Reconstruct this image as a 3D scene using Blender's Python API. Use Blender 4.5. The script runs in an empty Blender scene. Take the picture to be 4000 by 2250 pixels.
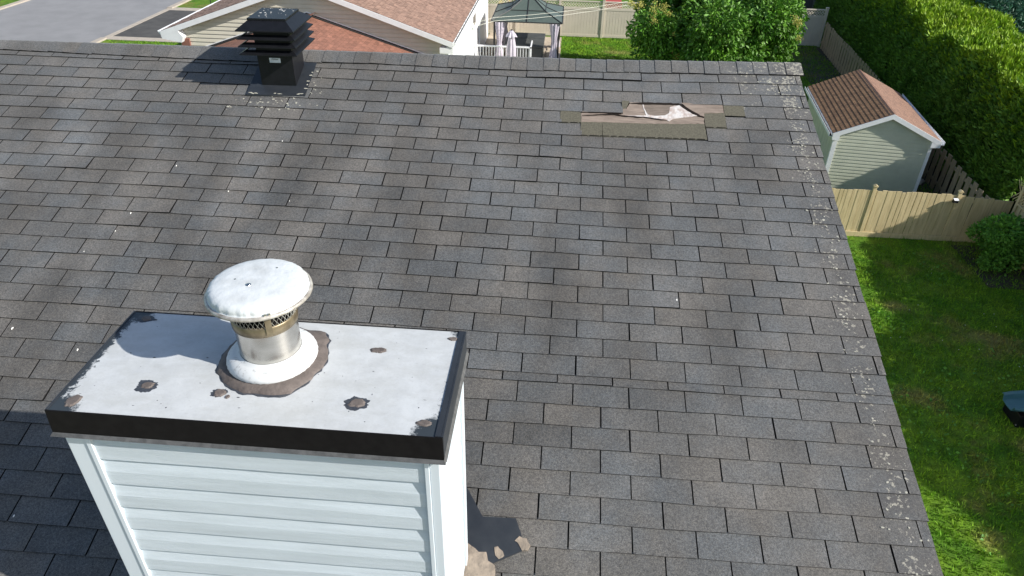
import bpy, math, random
import numpy as np
from mathutils import Vector, Matrix, noise as mnoise
R = random.Random(7)
NR = np.random.RandomState(11)
sc = bpy.context.scene
col = sc.collection
PI = math.pi

# ------------------------------------------------------------------ camera, sky, sun, exposure
CW = Vector((-0.3504209, -6.27620843, 1.83681714))
RW = ((0.99680304, 0.07768433, 0.01867745), (0.05854594, -0.55110231, -0.83238129), (-0.05436979, 0.83081369, -0.55388856))
FPX = 2750.479
cd = bpy.data.cameras.new('camera'); cam = bpy.data.objects.new('camera', cd); col.objects.link(cam)
cd.sensor_width = 36.0; cd.lens = FPX / 4000 * 36.0; cd.clip_start = 0.05; cd.clip_end = 1000
cam.matrix_world = Matrix(((RW[0][0], -RW[1][0], -RW[2][0], CW[0]), (RW[0][1], -RW[1][1], -RW[2][1], CW[1]),
                           (RW[0][2], -RW[1][2], -RW[2][2], CW[2]), (0, 0, 0, 1)))
sc.camera = cam
SUN_EL = math.radians(32.0); SUN_AZ = math.atan2(-0.287, 0.958)
sdir = Vector((math.cos(SUN_AZ) * math.cos(SUN_EL), math.sin(SUN_AZ) * math.cos(SUN_EL), math.sin(SUN_EL)))
w = bpy.data.worlds.new('World'); sc.world = w; w.use_nodes = True
nt = w.node_tree; bg = nt.nodes['Background']
sky = nt.nodes.new('ShaderNodeTexSky'); sky.sky_type = 'NISHITA'; sky.sun_disc = False
sky.sun_elevation = SUN_EL; sky.sun_rotation = PI / 2 - SUN_AZ
nt.links.new(sky.outputs[0], bg.inputs[0]); bg.inputs[1].default_value = 0.1
ld = bpy.data.lights.new('sun', 'SUN'); ld.energy = 4.7; ld.angle = math.radians(0.5); ld.color = (1, .955, .885)
lo = bpy.data.objects.new('sun', ld); col.objects.link(lo); lo.rotation_euler = sdir.to_track_quat('Z', 'Y').to_euler()
sc.view_settings.view_transform = 'Standard'; sc.view_settings.look = 'None'
sc.view_settings.exposure = 0.62; sc.view_settings.gamma = 1; sc.view_settings.use_curve_mapping = False

def px(p):
    d = Vector(p) - CW
    q = [sum(RW[i][j] * d[j] for j in range(3)) for i in range(3)]
    if q[2] <= 0: return None
    return 2000 + FPX * q[0] / q[2], 1125 + FPX * q[1] / q[2], q[2]
def inframe(p, m=60):
    a = px(p)
    return a is not None and -m < a[0] < 4000 + m and -m < a[1] < 2250 + m

# ------------------------------------------------------------------ materials
def base(name):
    m = bpy.data.materials.new(name); m.use_nodes = True
    return m, m.node_tree, m.node_tree.nodes['Principled BSDF']
def nd(t, kind, **kw):
    n = t.nodes.new(kind)
    for k, v in kw.items(): setattr(n, k, v)
    return n
def noise_n(t, scale, detail=3, rough=.55, stretch=None):
    g = nd(t, 'ShaderNodeNewGeometry'); n = nd(t, 'ShaderNodeTexNoise')
    n.inputs['Scale'].default_value = scale; n.inputs['Detail'].default_value = detail; n.inputs['Roughness'].default_value = rough
    if stretch:
        mp = nd(t, 'ShaderNodeMapping'); mp.inputs['Scale'].default_value = stretch
        t.links.new(g.outputs['Position'], mp.inputs['Vector']); t.links.new(mp.outputs[0], n.inputs['Vector'])
    else: t.links.new(g.outputs['Position'], n.inputs['Vector'])
    return n.outputs['Fac']
def ramp(t, x, lo_, hi, a=0., b=1.):
    r = nd(t, 'ShaderNodeMapRange'); r.inputs['From Min'].default_value = lo_; r.inputs['From Max'].default_value = hi
    r.inputs['To Min'].default_value = a; r.inputs['To Max'].default_value = b; t.links.new(x, r.inputs['Value'])
    return r.outputs[0]
def mth(t, op, a, b=None, c=None):
    n = nd(t, 'ShaderNodeMath', operation=op)
    for i, v in enumerate((a, b, c)):
        if v is None: continue
        if isinstance(v, (int, float)): n.inputs[i].default_value = v
        else: t.links.new(v, n.inputs[i])
    return n.outputs[0]
def mixc(t, f, a, b, mode='MIX'):
    n = nd(t, 'ShaderNodeMix', data_type='RGBA', blend_type=mode)
    for i, v in ((0, f), (6, a), (7, b)):
        if isinstance(v, (int, float)): n.inputs[i].default_value = v
        elif isinstance(v, (tuple, list)): n.inputs[i].default_value = (*v, 1) if len(v) == 3 else v
        else: t.links.new(v, n.inputs[i])
    return n.outputs[2]
def bumpn(t, b, h, strength, dist):
    n = nd(t, 'ShaderNodeBump'); n.inputs['Strength'].default_value = strength; n.inputs['Distance'].default_value = dist
    t.links.new(h, n.inputs['Height']); t.links.new(n.outputs[0], b.inputs['Normal'])
def scalev(t, c, v):
    cb = nd(t, 'ShaderNodeCombineXYZ')
    for i in range(3): t.links.new(v, cb.inputs[i])
    return mixc(t, 1.0, c, cb.outputs[0], 'MULTIPLY')
def mat(name, c1, c2=None, ns=3., rough=.75, metal=0., bump=0., bs=60., spec=.5, stretch=None, rng=(.35, .65), isl=0., trans=0., tone=False, alpha=None):
    m, t, b = base(name)
    b.inputs['Roughness'].default_value = rough; b.inputs['Metallic'].default_value = metal
    b.inputs['Specular IOR Level'].default_value = spec
    if c2: c = mixc(t, ramp(t, noise_n(t, ns, 4, .6, stretch), *rng), c1, c2)
    else:
        rgb = nd(t, 'ShaderNodeRGB'); rgb.outputs[0].default_value = (*c1, 1); c = rgb.outputs[0]
    if isl:
        g = nd(t, 'ShaderNodeNewGeometry'); c = scalev(t, c, ramp(t, g.outputs['Random Per Island'], 0, 1, 1 - isl, 1 + isl))
    if tone:
        a = nd(t, 'ShaderNodeAttribute', attribute_name='tone'); s = nd(t, 'ShaderNodeSeparateColor'); t.links.new(a.outputs[0], s.inputs[0])
        c = scalev(t, c, s.outputs[0])
    t.links.new(c, b.inputs['Base Color'])
    if bump: bumpn(t, b, noise_n(t, bs, 3, .6, stretch), 1, bump)
    if trans:
        tr = nd(t, 'ShaderNodeBsdfTranslucent'); t.links.new(c, tr.inputs[0]); mx = nd(t, 'ShaderNodeMixShader'); mx.inputs[0].default_value = trans
        out = t.nodes['Material Output']; t.links.new(b.outputs[0], mx.inputs[1]); t.links.new(tr.outputs[0], mx.inputs[2]); t.links.new(mx.outputs[0], out.inputs[0])
    return m

def stains(t, sep, L):
    n1 = ramp(t, noise_n(t, 3.5, 4, .65), .25, .75, -.5, .5); out = None
    for cx, cy, rx, ry in L:
        dx = mth(t, 'MULTIPLY', mth(t, 'SUBTRACT', sep.outputs[0], cx), 1 / rx); dy = mth(t, 'MULTIPLY', mth(t, 'SUBTRACT', sep.outputs[1], cy), 1 / ry)
        d = mth(t, 'SQRT', mth(t, 'ADD', mth(t, 'MULTIPLY', dx, dx), mth(t, 'MULTIPLY', dy, dy)))
        m_ = nd(t, 'ShaderNodeMapRange', interpolation_type='SMOOTHSTEP'); m_.inputs['From Min'].default_value = 1.35; m_.inputs['From Max'].default_value = .1
        t.links.new(mth(t, 'ADD', d, n1), m_.inputs['Value']); out = m_.outputs[0] if out is None else mth(t, 'MAXIMUM', out, m_.outputs[0])
    return out
def roof_mat(name, ca, cb_, lich):
    m, t, b = base(name)
    a = nd(t, 'ShaderNodeAttribute', attribute_name='tone'); s = nd(t, 'ShaderNodeSeparateColor'); t.links.new(a.outputs[0], s.inputs[0])
    hue = mth(t, 'ADD', s.outputs[1], ramp(t, noise_n(t, 4, 3), .3, .7, -.4, .4))
    c = mixc(t, mth(t, 'MINIMUM', mth(t, 'MAXIMUM', hue, 0.), 1.), ca, cb_)
    val = mth(t, 'MULTIPLY', s.outputs[0], ramp(t, noise_n(t, 2.6, 4, .6, (1, .55, .55)), .33, .67, .78, 1.16))
    val = mth(t, 'MULTIPLY', val, ramp(t, noise_n(t, 11, 3, .6), .3, .7, .93, 1.07))
    val = mth(t, 'MULTIPLY', val, ramp(t, noise_n(t, 75, 3, .85), .32, .68, .48, 1.52))
    val = mth(t, 'MULTIPLY', val, ramp(t, noise_n(t, 300, 2, .8), .3, .7, .5, 1.5))
    st = ramp(t, noise_n(t, 1.7, 4, .5, (1.3, .5, .5)), .45, .62, 0, .75)
    gx = nd(t, 'ShaderNodeNewGeometry'); sx_ = nd(t, 'ShaderNodeSeparateXYZ'); t.links.new(gx.outputs['Position'], sx_.inputs[0])
    st = mth(t, 'MULTIPLY', st, ramp(t, sx_.outputs[0], -1.6, 1.2, .8, .3))
    if lich:
        # weather stains that run down the slope below the ridge and the ventilator
        dk = stains(t, sx_, [(-3.35, -.95, .28, .5), (-3.9, -1.35, .22, .45), (-2.35, -1.35, .17, .6), (-2.0, -1.0, .15, .35), (-1.75, -2.1, .16, .5), (-3.0, -2.0, .2, .5), (-4.4, -1.9, .22, .5), (-2.55, -2.55, .2, .5), (-3.7, -2.7, .25, .4), (.25, -1.6, .18, .5), (-.3, -2.4, .2, .6), (.8, -2.6, .2, .6), (-4.7, -.8, .2, .3), (1.1, -1.1, .2, .3)])
        lt_ = stains(t, sx_, [(-2.75, -1.15, .24, .55), (-2.9, -1.75, .22, .4), (-1.9, -1.5, .2, .4), (-3.5, -1.7, .2, .4), (-2.2, -2.1, .2, .4), (-.8, -1.2, .3, .5), (-4.3, -1.2, .2, .35), (.3, -.4, .9, .3)])
        val = mth(t, 'MULTIPLY', val, ramp(t, dk, 0, 1, 1, .68)); val = mth(t, 'MULTIPLY', val, ramp(t, lt_, 0, 1, 1, 1.3))
    val = mth(t, 'MULTIPLY', val, ramp(t, st, 0, 1, 1.14, .74))
    c = scalev(t, c, val)
    # faint warm / cool colour grain of mixed granules
    c = mixc(t, ramp(t, noise_n(t, 150, 1), .52, .62, 0, .22), c, (.17, .15, .115))
    if lich:
        g = nd(t, 'ShaderNodeNewGeometry'); sp = nd(t, 'ShaderNodeSeparateXYZ'); t.links.new(g.outputs['Position'], sp.inputs[0])
        # lichen grows in a strip along the right hand edge of the roof
        band = mth(t, 'MULTIPLY', ramp(t, sp.outputs[0], 1.38, 1.56), ramp(t, sp.outputs[0], 1.72, 1.6))
        up = ramp(t, sp.outputs[1], -.9, .1, 0, .06)
        band2 = mth(t, 'MULTIPLY', ramp(t, sp.outputs[0], .75, 1.55), ramp(t, sp.outputs[1], -.75, -.1))
        n1 = noise_n(t, 38, 4, .7); n2 = noise_n(t, 7, 2)
        v = mth(t, 'ADD', mth(t, 'ADD', n1, mth(t, 'MULTIPLY', n2, .35)), mth(t, 'MULTIPLY', mth(t, 'MAXIMUM', band, mth(t, 'MULTIPLY', band2, .9)), .135))
        v = mth(t, 'ADD', v, up)
        msk = mth(t, 'MULTIPLY', ramp(t, v, .885, .93), ramp(t, mth(t, 'MAXIMUM', band, band2), .05, .3))
        dark = mth(t, 'MULTIPLY', band, ramp(t, n2, .4, .6, 0, .5))
        c = mixc(t, dark, c, (.05, .046, .045))
        c = mixc(t, mth(t, 'MULTIPLY', msk, .85), c, (.3, .285, .235))
        # pale speckle and run-off scale around the ventilator
    t.links.new(c, b.inputs['Base Color']); b.inputs['Roughness'].default_value = .72; b.inputs['Specular IOR Level'].default_value = .55; b.inputs['Sheen Weight'].default_value = .22; b.inputs['Sheen Roughness'].default_value = .4
    bumpn(t, b, noise_n(t, 260, 2, .7), .8, .0016)
    return m

M = {}
M['roof'] = roof_mat('asphalt_granules', (.084, .0785, .072), (.069, .0745, .079), True)
M['edge'] = mat('asphalt_edge', (.012, .012, .012), rough=.95, spec=.1)
M['deckdark'] = mat('roof_underlay', (.014, .014, .014), rough=.95, spec=.1)
M['olive'] = mat('fresh_granules', (.062, .058, .04), (.125, .116, .085), ns=80, rough=.9, bump=.001, bs=250, rng=(.3, .7))
M['felt'] = mat('torn_fibre_mat', (.27, .215, .175), (.165, .13, .105), ns=8, rough=.9, bump=.002, bs=60, stretch=(1, 6, 6))
M['feltdark'] = mat('worn_fibre_mat', (.2, .16, .13), (.13, .105, .085), ns=12, rough=.9, bump=.002, bs=60, stretch=(1, 6, 6))
M['plaster'] = mat('white_exposed_filler', (.56, .53, .51), (.33, .24, .2), ns=22, rough=.8, bump=.006, bs=40, rng=(.45, .7))
M['crack'] = mat('shadowed_gap', (.018, .014, .012), rough=.95, spec=.1)
M['blackmetal'] = mat('black_painted_steel', (.006, .0065, .008), (.009, .0095, .012), ns=20, rough=.4, spec=.3)
M['flash'] = mat('dark_flashing_steel', (.02, .024, .03), (.028, .032, .038), ns=14, rough=.42, spec=.45)
M['fascia'] = mat('brown_black_fascia', (.007, .0065, .007), (.01, .0095, .0098), ns=30, rough=.5, spec=.08)
M['lip'] = mat('dusty_drip_edge', (.1, .1, .1), (.06, .06, .06), ns=40, rough=.5)
M['siding'] = mat('white_vinyl', (.575, .64, .695), (.5, .56, .605), ns=4, rough=.45, bump=.0012, bs=60, stretch=(.6, 8, 8))
M['trim'] = mat('white_trim', (.6, .66, .71), rough=.4)
M['seal'] = mat('brown_sealant', (.135, .112, .1), (.09, .074, .066), ns=25, rough=.7, bump=.003, bs=70)
M['tan_seal'] = mat('tan_sealant', (.3, .245, .19), (.2, .165, .13), ns=18, rough=.85, bump=.006, bs=45)
M['stain'] = mat('bare_dark_metal', (.03, .035, .045), (.06, .065, .075), ns=60, rough=.5)
M['rimmetal'] = mat('grimy_rim', (.5, .48, .44), (.16, .13, .1), ns=28, rough=.4, metal=.3, rng=(.4, .75))
M['collar'] = mat('grimy_collar_paint', (.6, .62, .63), (.2, .2, .19), ns=60, rough=.5, rng=(.56, .8))
M['capwhite'] = mat('weathered_aluminium_paint', (.6, .63, .64), (.45, .47, .47), ns=14, rough=.42, rng=(.45, .8), bump=.003, bs=25)
M['steel'] = mat('stainless_steel', (.62, .6, .56), (.5, .48, .44), ns=7, rough=.24, metal=1., stretch=(1, 1, 3))
M['heatsteel'] = mat('heat_stained_steel', (.3, .25, .17), (.12, .09, .055), ns=16, rough=.4, metal=.7)
M['sootdark'] = mat('soot', (.01, .009, .008), rough=.9, spec=.1)
M['wire'] = mat('screen_wire', (.5, .49, .44), rough=.4, metal=.6)
M['droppings'] = mat('white_droppings', (.75, .74, .7), rough=.8)
M['scale'] = mat('pale_lichen', (.42, .4, .33), (.3, .3, .26), ns=80, rough=.9)
M['nroof'] = mat('red_brown_granules', (.3, .19, .142), (.2, .122, .09), ns=7, rough=.9, tone=True, bump=.002, bs=120)
M['groof'] = mat('rust_red_granules', (.26, .118, .08), (.19, .088, .06), ns=5, rough=.9, tone=True, bump=.002, bs=120)
M['sroof'] = mat('tan_brown_granules', (.28, .155, .075), (.17, .09, .045), ns=6, rough=.9, tone=True, bump=.002, bs=120)
M['sroofr'] = mat('ridge_granules', (.27, .155, .105), (.17, .1, .07), ns=6, rough=.9, bump=.002, bs=120)
M['nedge'] = mat('shingle_butt', (.05, .03, .022), rough=.95, spec=.1)
M['cream'] = mat('cream_vinyl', (.6, .57, .47), (.56, .53, .435), ns=3, rough=.5)
M['green_vinyl'] = mat('sage_vinyl', (.52, .54, .43), (.46, .48, .38), ns=3, rough=.45)
M['white'] = mat('white_paint', (.8, .81, .82), (.74, .75, .76), ns=5, rough=.45)
M['brick'] = mat('red_brick', (.25, .11, .08), (.18, .08, .06), ns=25, rough=.9)
M['glassdark'] = mat('window_glass', (.03, .035, .05), rough=.08, spec=.8)
M['asphalt'] = mat('street_asphalt', (.235, .235, .24), (.2, .2, .205), ns=.7, rough=.9, bump=.003, bs=60)
M['drive'] = mat('driveway_asphalt', (.05, .048, .046), (.075, .072, .068), ns=1.5, rough=.9)
M['concrete'] = mat('concrete', (.42, .37, .31), (.34, .3, .25), ns=4, rough=.9)
M['stone'] = mat('patio_stone', (.46, .39, .3), (.36, .3, .23), ns=6, rough=.9, isl=.08)
M['vinylfence'] = mat('beige_vinyl', (.62, .56, .46), (.58, .52, .43), ns=2, rough=.5)
M['cedar'] = mat('treated_fence_wood', (.6, .49, .28), (.46, .37, .2), ns=3, rough=.8, stretch=(6, 6, .6), isl=.1, bump=.002, bs=30)
M['oldwood'] = mat('weathered_pickets', (.33, .27, .18), (.23, .185, .12), ns=4, rough=.9, stretch=(5, 5, .8))
M['canopy'] = mat('grey_green_canopy', (.085, .11, .095), (.075, .098, .084), ns=3, rough=.5)
M['darkframe'] = mat('dark_bronze', (.02, .02, .02), rough=.5)
M['cloth'] = mat('lavender_cloth', (.58, .53, .6), (.5, .46, .53), ns=5, rough=.9)
M['tub'] = mat('tub_vinyl', (.075, .08, .078), (.06, .065, .063), ns=2, rough=.6)
M['wireline'] = mat('clothesline', (.75, .75, .65), rough=.6)
M['bark'] = mat('bark', (.1, .075, .055), (.06, .045, .035), ns=12, rough=.9, bump=.01, bs=20)
M['teal'] = mat('teal_plastic', (.045, .13, .16), (.055, .15, .18), ns=5, rough=.4)
M['grey_siding'] = mat('blue_grey_vinyl', (.2, .23, .27), rough=.5)
M['darksoil'] = mat('dark_soil', (.035, .03, .022), (.055, .045, .03), ns=4, rough=.95)
M['yellow'] = mat('blossom_yellow', (.6, .5, .05), rough=.8)
M['redcloth'] = mat('red_paint', (.4, .05, .04), rough=.7)

def leaf_mat(name, c1, c2, ns, isl=.35, tr=.22, rough=.55):
    return mat(name, c1, c2, ns=ns, rough=rough, isl=isl, trans=tr, spec=.35)
M['leaf_tree'] = leaf_mat('tree_leaf', (.055, .16, .012), (.11, .25, .018), 1.2, .4, .1)
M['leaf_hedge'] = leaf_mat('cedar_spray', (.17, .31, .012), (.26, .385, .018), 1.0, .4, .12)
M['leaf_cedar_shade'] = leaf_mat('shaded_cedar_spray', (.085, .185, .02), (.135, .26, .028), 1.0, .45, .1)  # darker copy of the cedar colour, shade painted into the hedge's near face
M['leaf_dark'] = leaf_mat('blue_green_leaf', (.03, .1, .06), (.045, .13, .08), 1.5)
M['leaf_shrub'] = leaf_mat('shrub_leaf', (.09, .25, .03), (.13, .3, .04), 3)
M['blossom'] = leaf_mat('cream_blossom', (.5, .46, .12), (.42, .42, .1), 6, .2, .3)
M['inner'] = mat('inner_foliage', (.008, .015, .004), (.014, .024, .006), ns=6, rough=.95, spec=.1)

def grass_mat(name, k):
    m, t, b = base(name)
    c = mixc(t, ramp(t, noise_n(t, 1.3, 4, .6), .35, .65), (.058 * k, .15 * k, .008 * k), (.115 * k, .205 * k, .012 * k))
    c = mixc(t, ramp(t, noise_n(t, .55, 4, .65), .56, .7, 0, .75), c, (.2 * k, .17 * k, .05 * k))
    gp = nd(t, 'ShaderNodeNewGeometry'); sp = nd(t, 'ShaderNodeSeparateXYZ'); t.links.new(gp.outputs['Position'], sp.inputs[0])
    bare = stains(t, sp, [(7.75, 5.9, .6, .35), (8.6, 9.4, .5, .3), (7.6, 2.2, .3, .3), (9.6, 4.4, .5, .3), (10.4, 8.2, .6, .3), (2.4, 32.6, 1.0, .5), (4.0, 34, .8, .4)])
    c = mixc(t, mth(t, 'MULTIPLY', bare, .6), c, (.24 * k, .19 * k, .07 * k))
    c = scalev(t, c, ramp(t, noise_n(t, 5, 4, .7), .3, .7, .72, 1.3))
    c = scalev(t, c, ramp(t, noise_n(t, 25, 3, .7), .3, .7, .6, 1.4))
    g = nd(t, 'ShaderNodeNewGeometry'); c = scalev(t, c, ramp(t, g.outputs['Random Per Island'], 0, 1, .7, 1.3))
    t.links.new(c, b.inputs['Base Color']); b.inputs['Roughness'].default_value = .8; b.inputs['Specular IOR Level'].default_value = .2
    return m
M['ground'] = grass_mat('turf', .85); M['grass'] = grass_mat('grass_blades', 1.5)

def captop_mat():
    m, t, b = base('worn_white_cap_paint')
    g = nd(t, 'ShaderNodeNewGeometry'); sp = nd(t, 'ShaderNodeSeparateXYZ'); t.links.new(g.outputs['Position'], sp.inputs[0])
    c = mixc(t, ramp(t, noise_n(t, 9, 5, .7), .42, .72, 0, .55), (.51, .53, .54), (.36, .375, .38))
    c = mixc(t, ramp(t, noise_n(t, 4.5, 6, .8, (1, 2, 1)), .42, .64, 0, .62), c, (.4, .41, .4))
    c = mixc(t, ramp(t, noise_n(t, 90, 3, .7), .58, .75, 0, .35), c, (.3, .3, .3))
    n = noise_n(t, 42, 5, .75); n2 = noise_n(t, 130, 3, .8)
    nn = mth(t, 'ADD', mth(t, 'MULTIPLY', mth(t, 'SUBTRACT', n, .5), .1), mth(t, 'MULTIPLY', mth(t, 'SUBTRACT', n2, .5), .05))
    msk = None
    for (cx, cy, r) in ((-2.05, -4.6, .075), (-.69, -4.6, .1), (-2.05, -4.02, .06), (-.7, -4.02, .03)):
        dx = mth(t, 'SUBTRACT', sp.outputs[0], cx); dy = mth(t, 'SUBTRACT', sp.outputs[1], cy)
        d = mth(t, 'SQRT', mth(t, 'ADD', mth(t, 'MULTIPLY', dx, dx), mth(t, 'MULTIPLY', dy, dy)))
        k = ramp(t, mth(t, 'ADD', d, nn), r + .012, r - .012)
        msk = k if msk is None else mth(t, 'MAXIMUM', msk, k)
    wd = ramp(t, sp.outputs[1], -4.6, -4.0, .026, .006)
    k = ramp(t, mth(t, 'ADD', mth(t, 'SUBTRACT', -.687, sp.outputs[0]), mth(t, 'SUBTRACT', nn, wd)), .008, -.008)
    msk = mth(t, 'MAXIMUM', msk, k)
    k = ramp(t, mth(t, 'ADD', mth(t, 'SUBTRACT', sp.outputs[0], -2.052), mth(t, 'ADD', nn, -.004)), .005, -.005)
    msk = mth(t, 'MAXIMUM', msk, k)
    c = mixc(t, msk, c, (.03, .038, .045))
    t.links.new(c, b.inputs['Base Color']); b.inputs['Roughness'].default_value = .5
    bumpn(t, b, noise_n(t, 6, 4, .6), .5, .006)
    return m
M['captop'] = captop_mat()

# ------------------------------------------------------------------ mesh helpers
ORG = {}
def tag(o, label=None, cat=None, group=None, kind=None):
    for k, v in (('label', label), ('category', cat), ('group', group), ('kind', kind)):
        if v: o[k] = v
    return o
def root(name, loc, label, cat, group=None, rotz=0, local=False):
    o = bpy.data.objects.new(name, None); col.objects.link(o); o.location = loc; o.rotation_euler = (0, 0, rotz)
    o.empty_display_size = .2
    ORG[o.name] = Vector((0, 0, 0)) if local else Vector(loc)
    return tag(o, label, cat, group)
def link(name, me, parent=None, loc=None, rot=None):
    o = bpy.data.objects.new(name, me); col.objects.link(o)
    if parent: o.parent = parent
    if loc is not None: o.location = loc
    if rot is not None: o.rotation_euler = rot
    ORG[o.name] = ORG[parent.name].copy() if parent else Vector((0, 0, 0))
    return o
class MB:
    def __init__(s): s.v = []; s.f = []; s.mi = []; s.c = []
    def add(s, vs, fs, mi=0, tone=None):
        n = len(s.v); s.v += [tuple(v) for v in vs]; s.f += [tuple(n + i for i in f) for f in fs]
        s.mi += ([mi] * len(fs) if isinstance(mi, int) else list(mi))
        if tone is not None: s.c += tone if isinstance(tone, list) else [tone] * len(vs)
        return s
    def box(s, a, b, mi=0):
        x0, y0, z0 = a; x1, y1, z1 = b
        return s.add([(x0, y0, z0), (x1, y0, z0), (x1, y1, z0), (x0, y1, z0), (x0, y0, z1), (x1, y0, z1), (x1, y1, z1), (x0, y1, z1)],
                     [(0, 3, 2, 1), (4, 5, 6, 7), (0, 1, 5, 4), (1, 2, 6, 5), (2, 3, 7, 6), (3, 0, 4, 7)], mi)
    def hexa(s, P, mi=0):
        return s.add(P, [(0, 3, 2, 1), (4, 5, 6, 7), (0, 1, 5, 4), (1, 2, 6, 5), (2, 3, 7, 6), (3, 0, 4, 7)], mi)
    def prism(s, poly, ax, a, b, mi=0):
        # poly: 2D list; extruded along axis ax from a to b
        def mk(p, t):
            return (t, p[0], p[1]) if ax == 0 else ((p[0], t, p[1]) if ax == 1 else (p[0], p[1], t))
        n = len(poly); vs = [mk(p, a) for p in poly] + [mk(p, b) for p in poly]
        return s.add(vs, [tuple(range(n))[::-1], tuple(range(n, 2 * n))] + [(i, (i + 1) % n, n + (i + 1) % n, n + i) for i in range(n)], mi)
    def lathe(s, prof, c, n=48, mi=0, fr=None, cap=False):
        vs = []
        for k, (r, z) in enumerate(prof):
            for i in range(n):
                a = 2 * PI * i / n; rr = r * (fr(k, a) if fr else 1)
                vs.append((c[0] + rr * math.cos(a), c[1] + rr * math.sin(a), c[2] + z))
        fs = [(k * n + i, k * n + (i + 1) % n, (k + 1) * n + (i + 1) % n, (k + 1) * n + i) for k in range(len(prof) - 1) for i in range(n)]
        if cap: fs.append(tuple(range((len(prof) - 1) * n, len(prof) * n)))
        return s.add(vs, fs, mi)
    def tube(s, pts, r, n=6, mi=0, closed=False):
        pts = [Vector(p) for p in pts]; rr = r if isinstance(r, (list, tuple)) else [r] * len(pts)
        vs = []; up = Vector((0, 0, 1))
        for i, p in enumerate(pts):
            d = (pts[min(i + 1, len(pts) - 1)] - pts[max(i - 1, 0)]).normalized()
            u = d.cross(up if abs(d.z) < .95 else Vector((1, 0, 0))).normalized(); q = d.cross(u)
            for k in range(n):
                a = 2 * PI * k / n; vs.append(p + (u * math.cos(a) + q * math.sin(a)) * rr[i])
        m = len(pts); fs = [(i * n + k, i * n + (k + 1) % n, (i + 1) * n + (k + 1) % n, (i + 1) * n + k) for i in range(m - 1) for k in range(n)]
        fs += [tuple(range(n))[::-1], tuple(range((m - 1) * n, m * n))]
        return s.add(vs, fs, mi)
    def mesh(s, name, mats, off=None):
        me = bpy.data.meshes.new(name)
        vs = s.v if off is None else [(v[0] - off[0], v[1] - off[1], v[2] - off[2]) for v in s.v]
        me.from_pydata(vs, [], s.f)
        for m in (mats if isinstance(mats, (list, tuple)) else [mats]): me.materials.append(M[m] if isinstance(m, str) else m)
        if any(s.mi): me.polygons.foreach_set('material_index', s.mi)
        if s.c and len(s.c) == len(s.v):
            a = me.color_attributes.new('tone', 'FLOAT_COLOR', 'POINT'); a.data.foreach_set('color', [x for c in s.c for x in (*c, 1)])
        return me
    def build(s, name, mats, parent=None, smooth=False, bevel=0, kind=None):
        me = s.mesh(name, mats, ORG[parent.name] if parent else None)
        if smooth: me.polygons.foreach_set('use_smooth', [True] * len(me.polygons))
        o = link(name, me, parent)
        if bevel:
            b = o.modifiers.new('bevel', 'BEVEL'); b.width = bevel; b.segments = 2; b.limit_method = 'ANGLE'
        if kind: o['kind'] = kind
        return o
def struct(o): o['kind'] = 'structure'; return o

def cloud(name, P, D, L, Wd, m, parent=None, fold=.25, kind=None, tri=False):
    """many leaf-sized faces: P points, D leaf directions, L lengths, Wd widths"""
    n = len(P); P = np.asarray(P); D = D / np.linalg.norm(D, axis=1)[:, None]
    rnd = NR.normal(size=(n, 3)); S = np.cross(D, rnd); S /= np.linalg.norm(S, axis=1)[:, None]; N = np.cross(S, D)
    L = np.asarray(L)[:, None]; Wd = np.asarray(Wd)[:, None]
    org = np.array(ORG[parent.name]) if parent else np.zeros(3)
    if tri:
        V = np.stack([P - S * Wd / 2, P + S * Wd / 2, P + D * L], 1) - org; nv = 3; F = np.arange(n * 3)
        ls = np.arange(n) * 3; lt = np.full(n, 3)
    else:
        V = np.stack([P, P + D * L * .5 + S * Wd / 2 + N * Wd * fold, P + D * L, P + D * L * .5 - S * Wd / 2 + N * Wd * fold], 1) - org; nv = 4
        b = (np.arange(n) * 4)[:, None]; F = np.concatenate([b + [0, 1, 2], b + [0, 2, 3]], 1).ravel(); ls = np.arange(2 * n) * 3; lt = np.full(2 * n, 3)
    me = bpy.data.meshes.new(name); me.vertices.add(n * nv); me.vertices.foreach_set('co', V.astype(np.float32).ravel())
    me.loops.add(len(F)); me.loops.foreach_set('vertex_index', F.astype(np.int32)); me.polygons.add(len(ls))
    me.polygons.foreach_set('loop_start', ls.astype(np.int32)); me.update(calc_edges=True)
    me.materials.append(M[m]); o = link(name, me, parent)
    if kind: o['kind'] = kind
    return o

ZG = -8.5
# ================================================================== THE SETTING: ground, street
g = MB().add([(-400, -400, ZG), (400, -400, ZG), (400, 400, ZG), (-400, 400, ZG)], [(0, 1, 2, 3)]).build('lawn_ground', 'ground'); struct(g)
def sheet(name, x0, x1, y0, y1, z, m, parent=None):
    return struct(MB().box((x0, y0, z - .02), (x1, y1, z), 0).build(name, m, parent))
sheet('street', -35.0, -25.45, -80, 160, ZG + .012, 'asphalt')
cb = MB(); rr = random.Random(3)
kerb_e = struct(link('kerb', MB().box((-25.45, -60, ZG - .1), (-25.12, 31.2, ZG + .09)).mesh('kerb', 'concrete')))
kerb_f = struct(link('kerb', MB().box((-25.45, 38.6, ZG - .1), (-25.12, 150, ZG + .09)).mesh('kerb', 'concrete')))
kerb_d = struct(link('dropped_kerb', MB().box((-25.45, 31.2, ZG - .1), (-25.12, 38.6, ZG + .035)).mesh('kerb', 'concrete')))
kerb_w = struct(link('kerb', MB().box((-35.35, -60, ZG - .1), (-35.0, 150, ZG + .09)).mesh('kerb', 'concrete')))
sheet('driveway', -25.12, -15.5, 31.75, 38.2, ZG + .02, 'drive')
sheet('driveway_edging', -25.12, -15.5, 31.1, 31.745, ZG + .028, 'concrete')
sheet('driveway_edging', -25.12, -15.5, 38.205, 38.95, ZG + .028, 'concrete')
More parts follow.
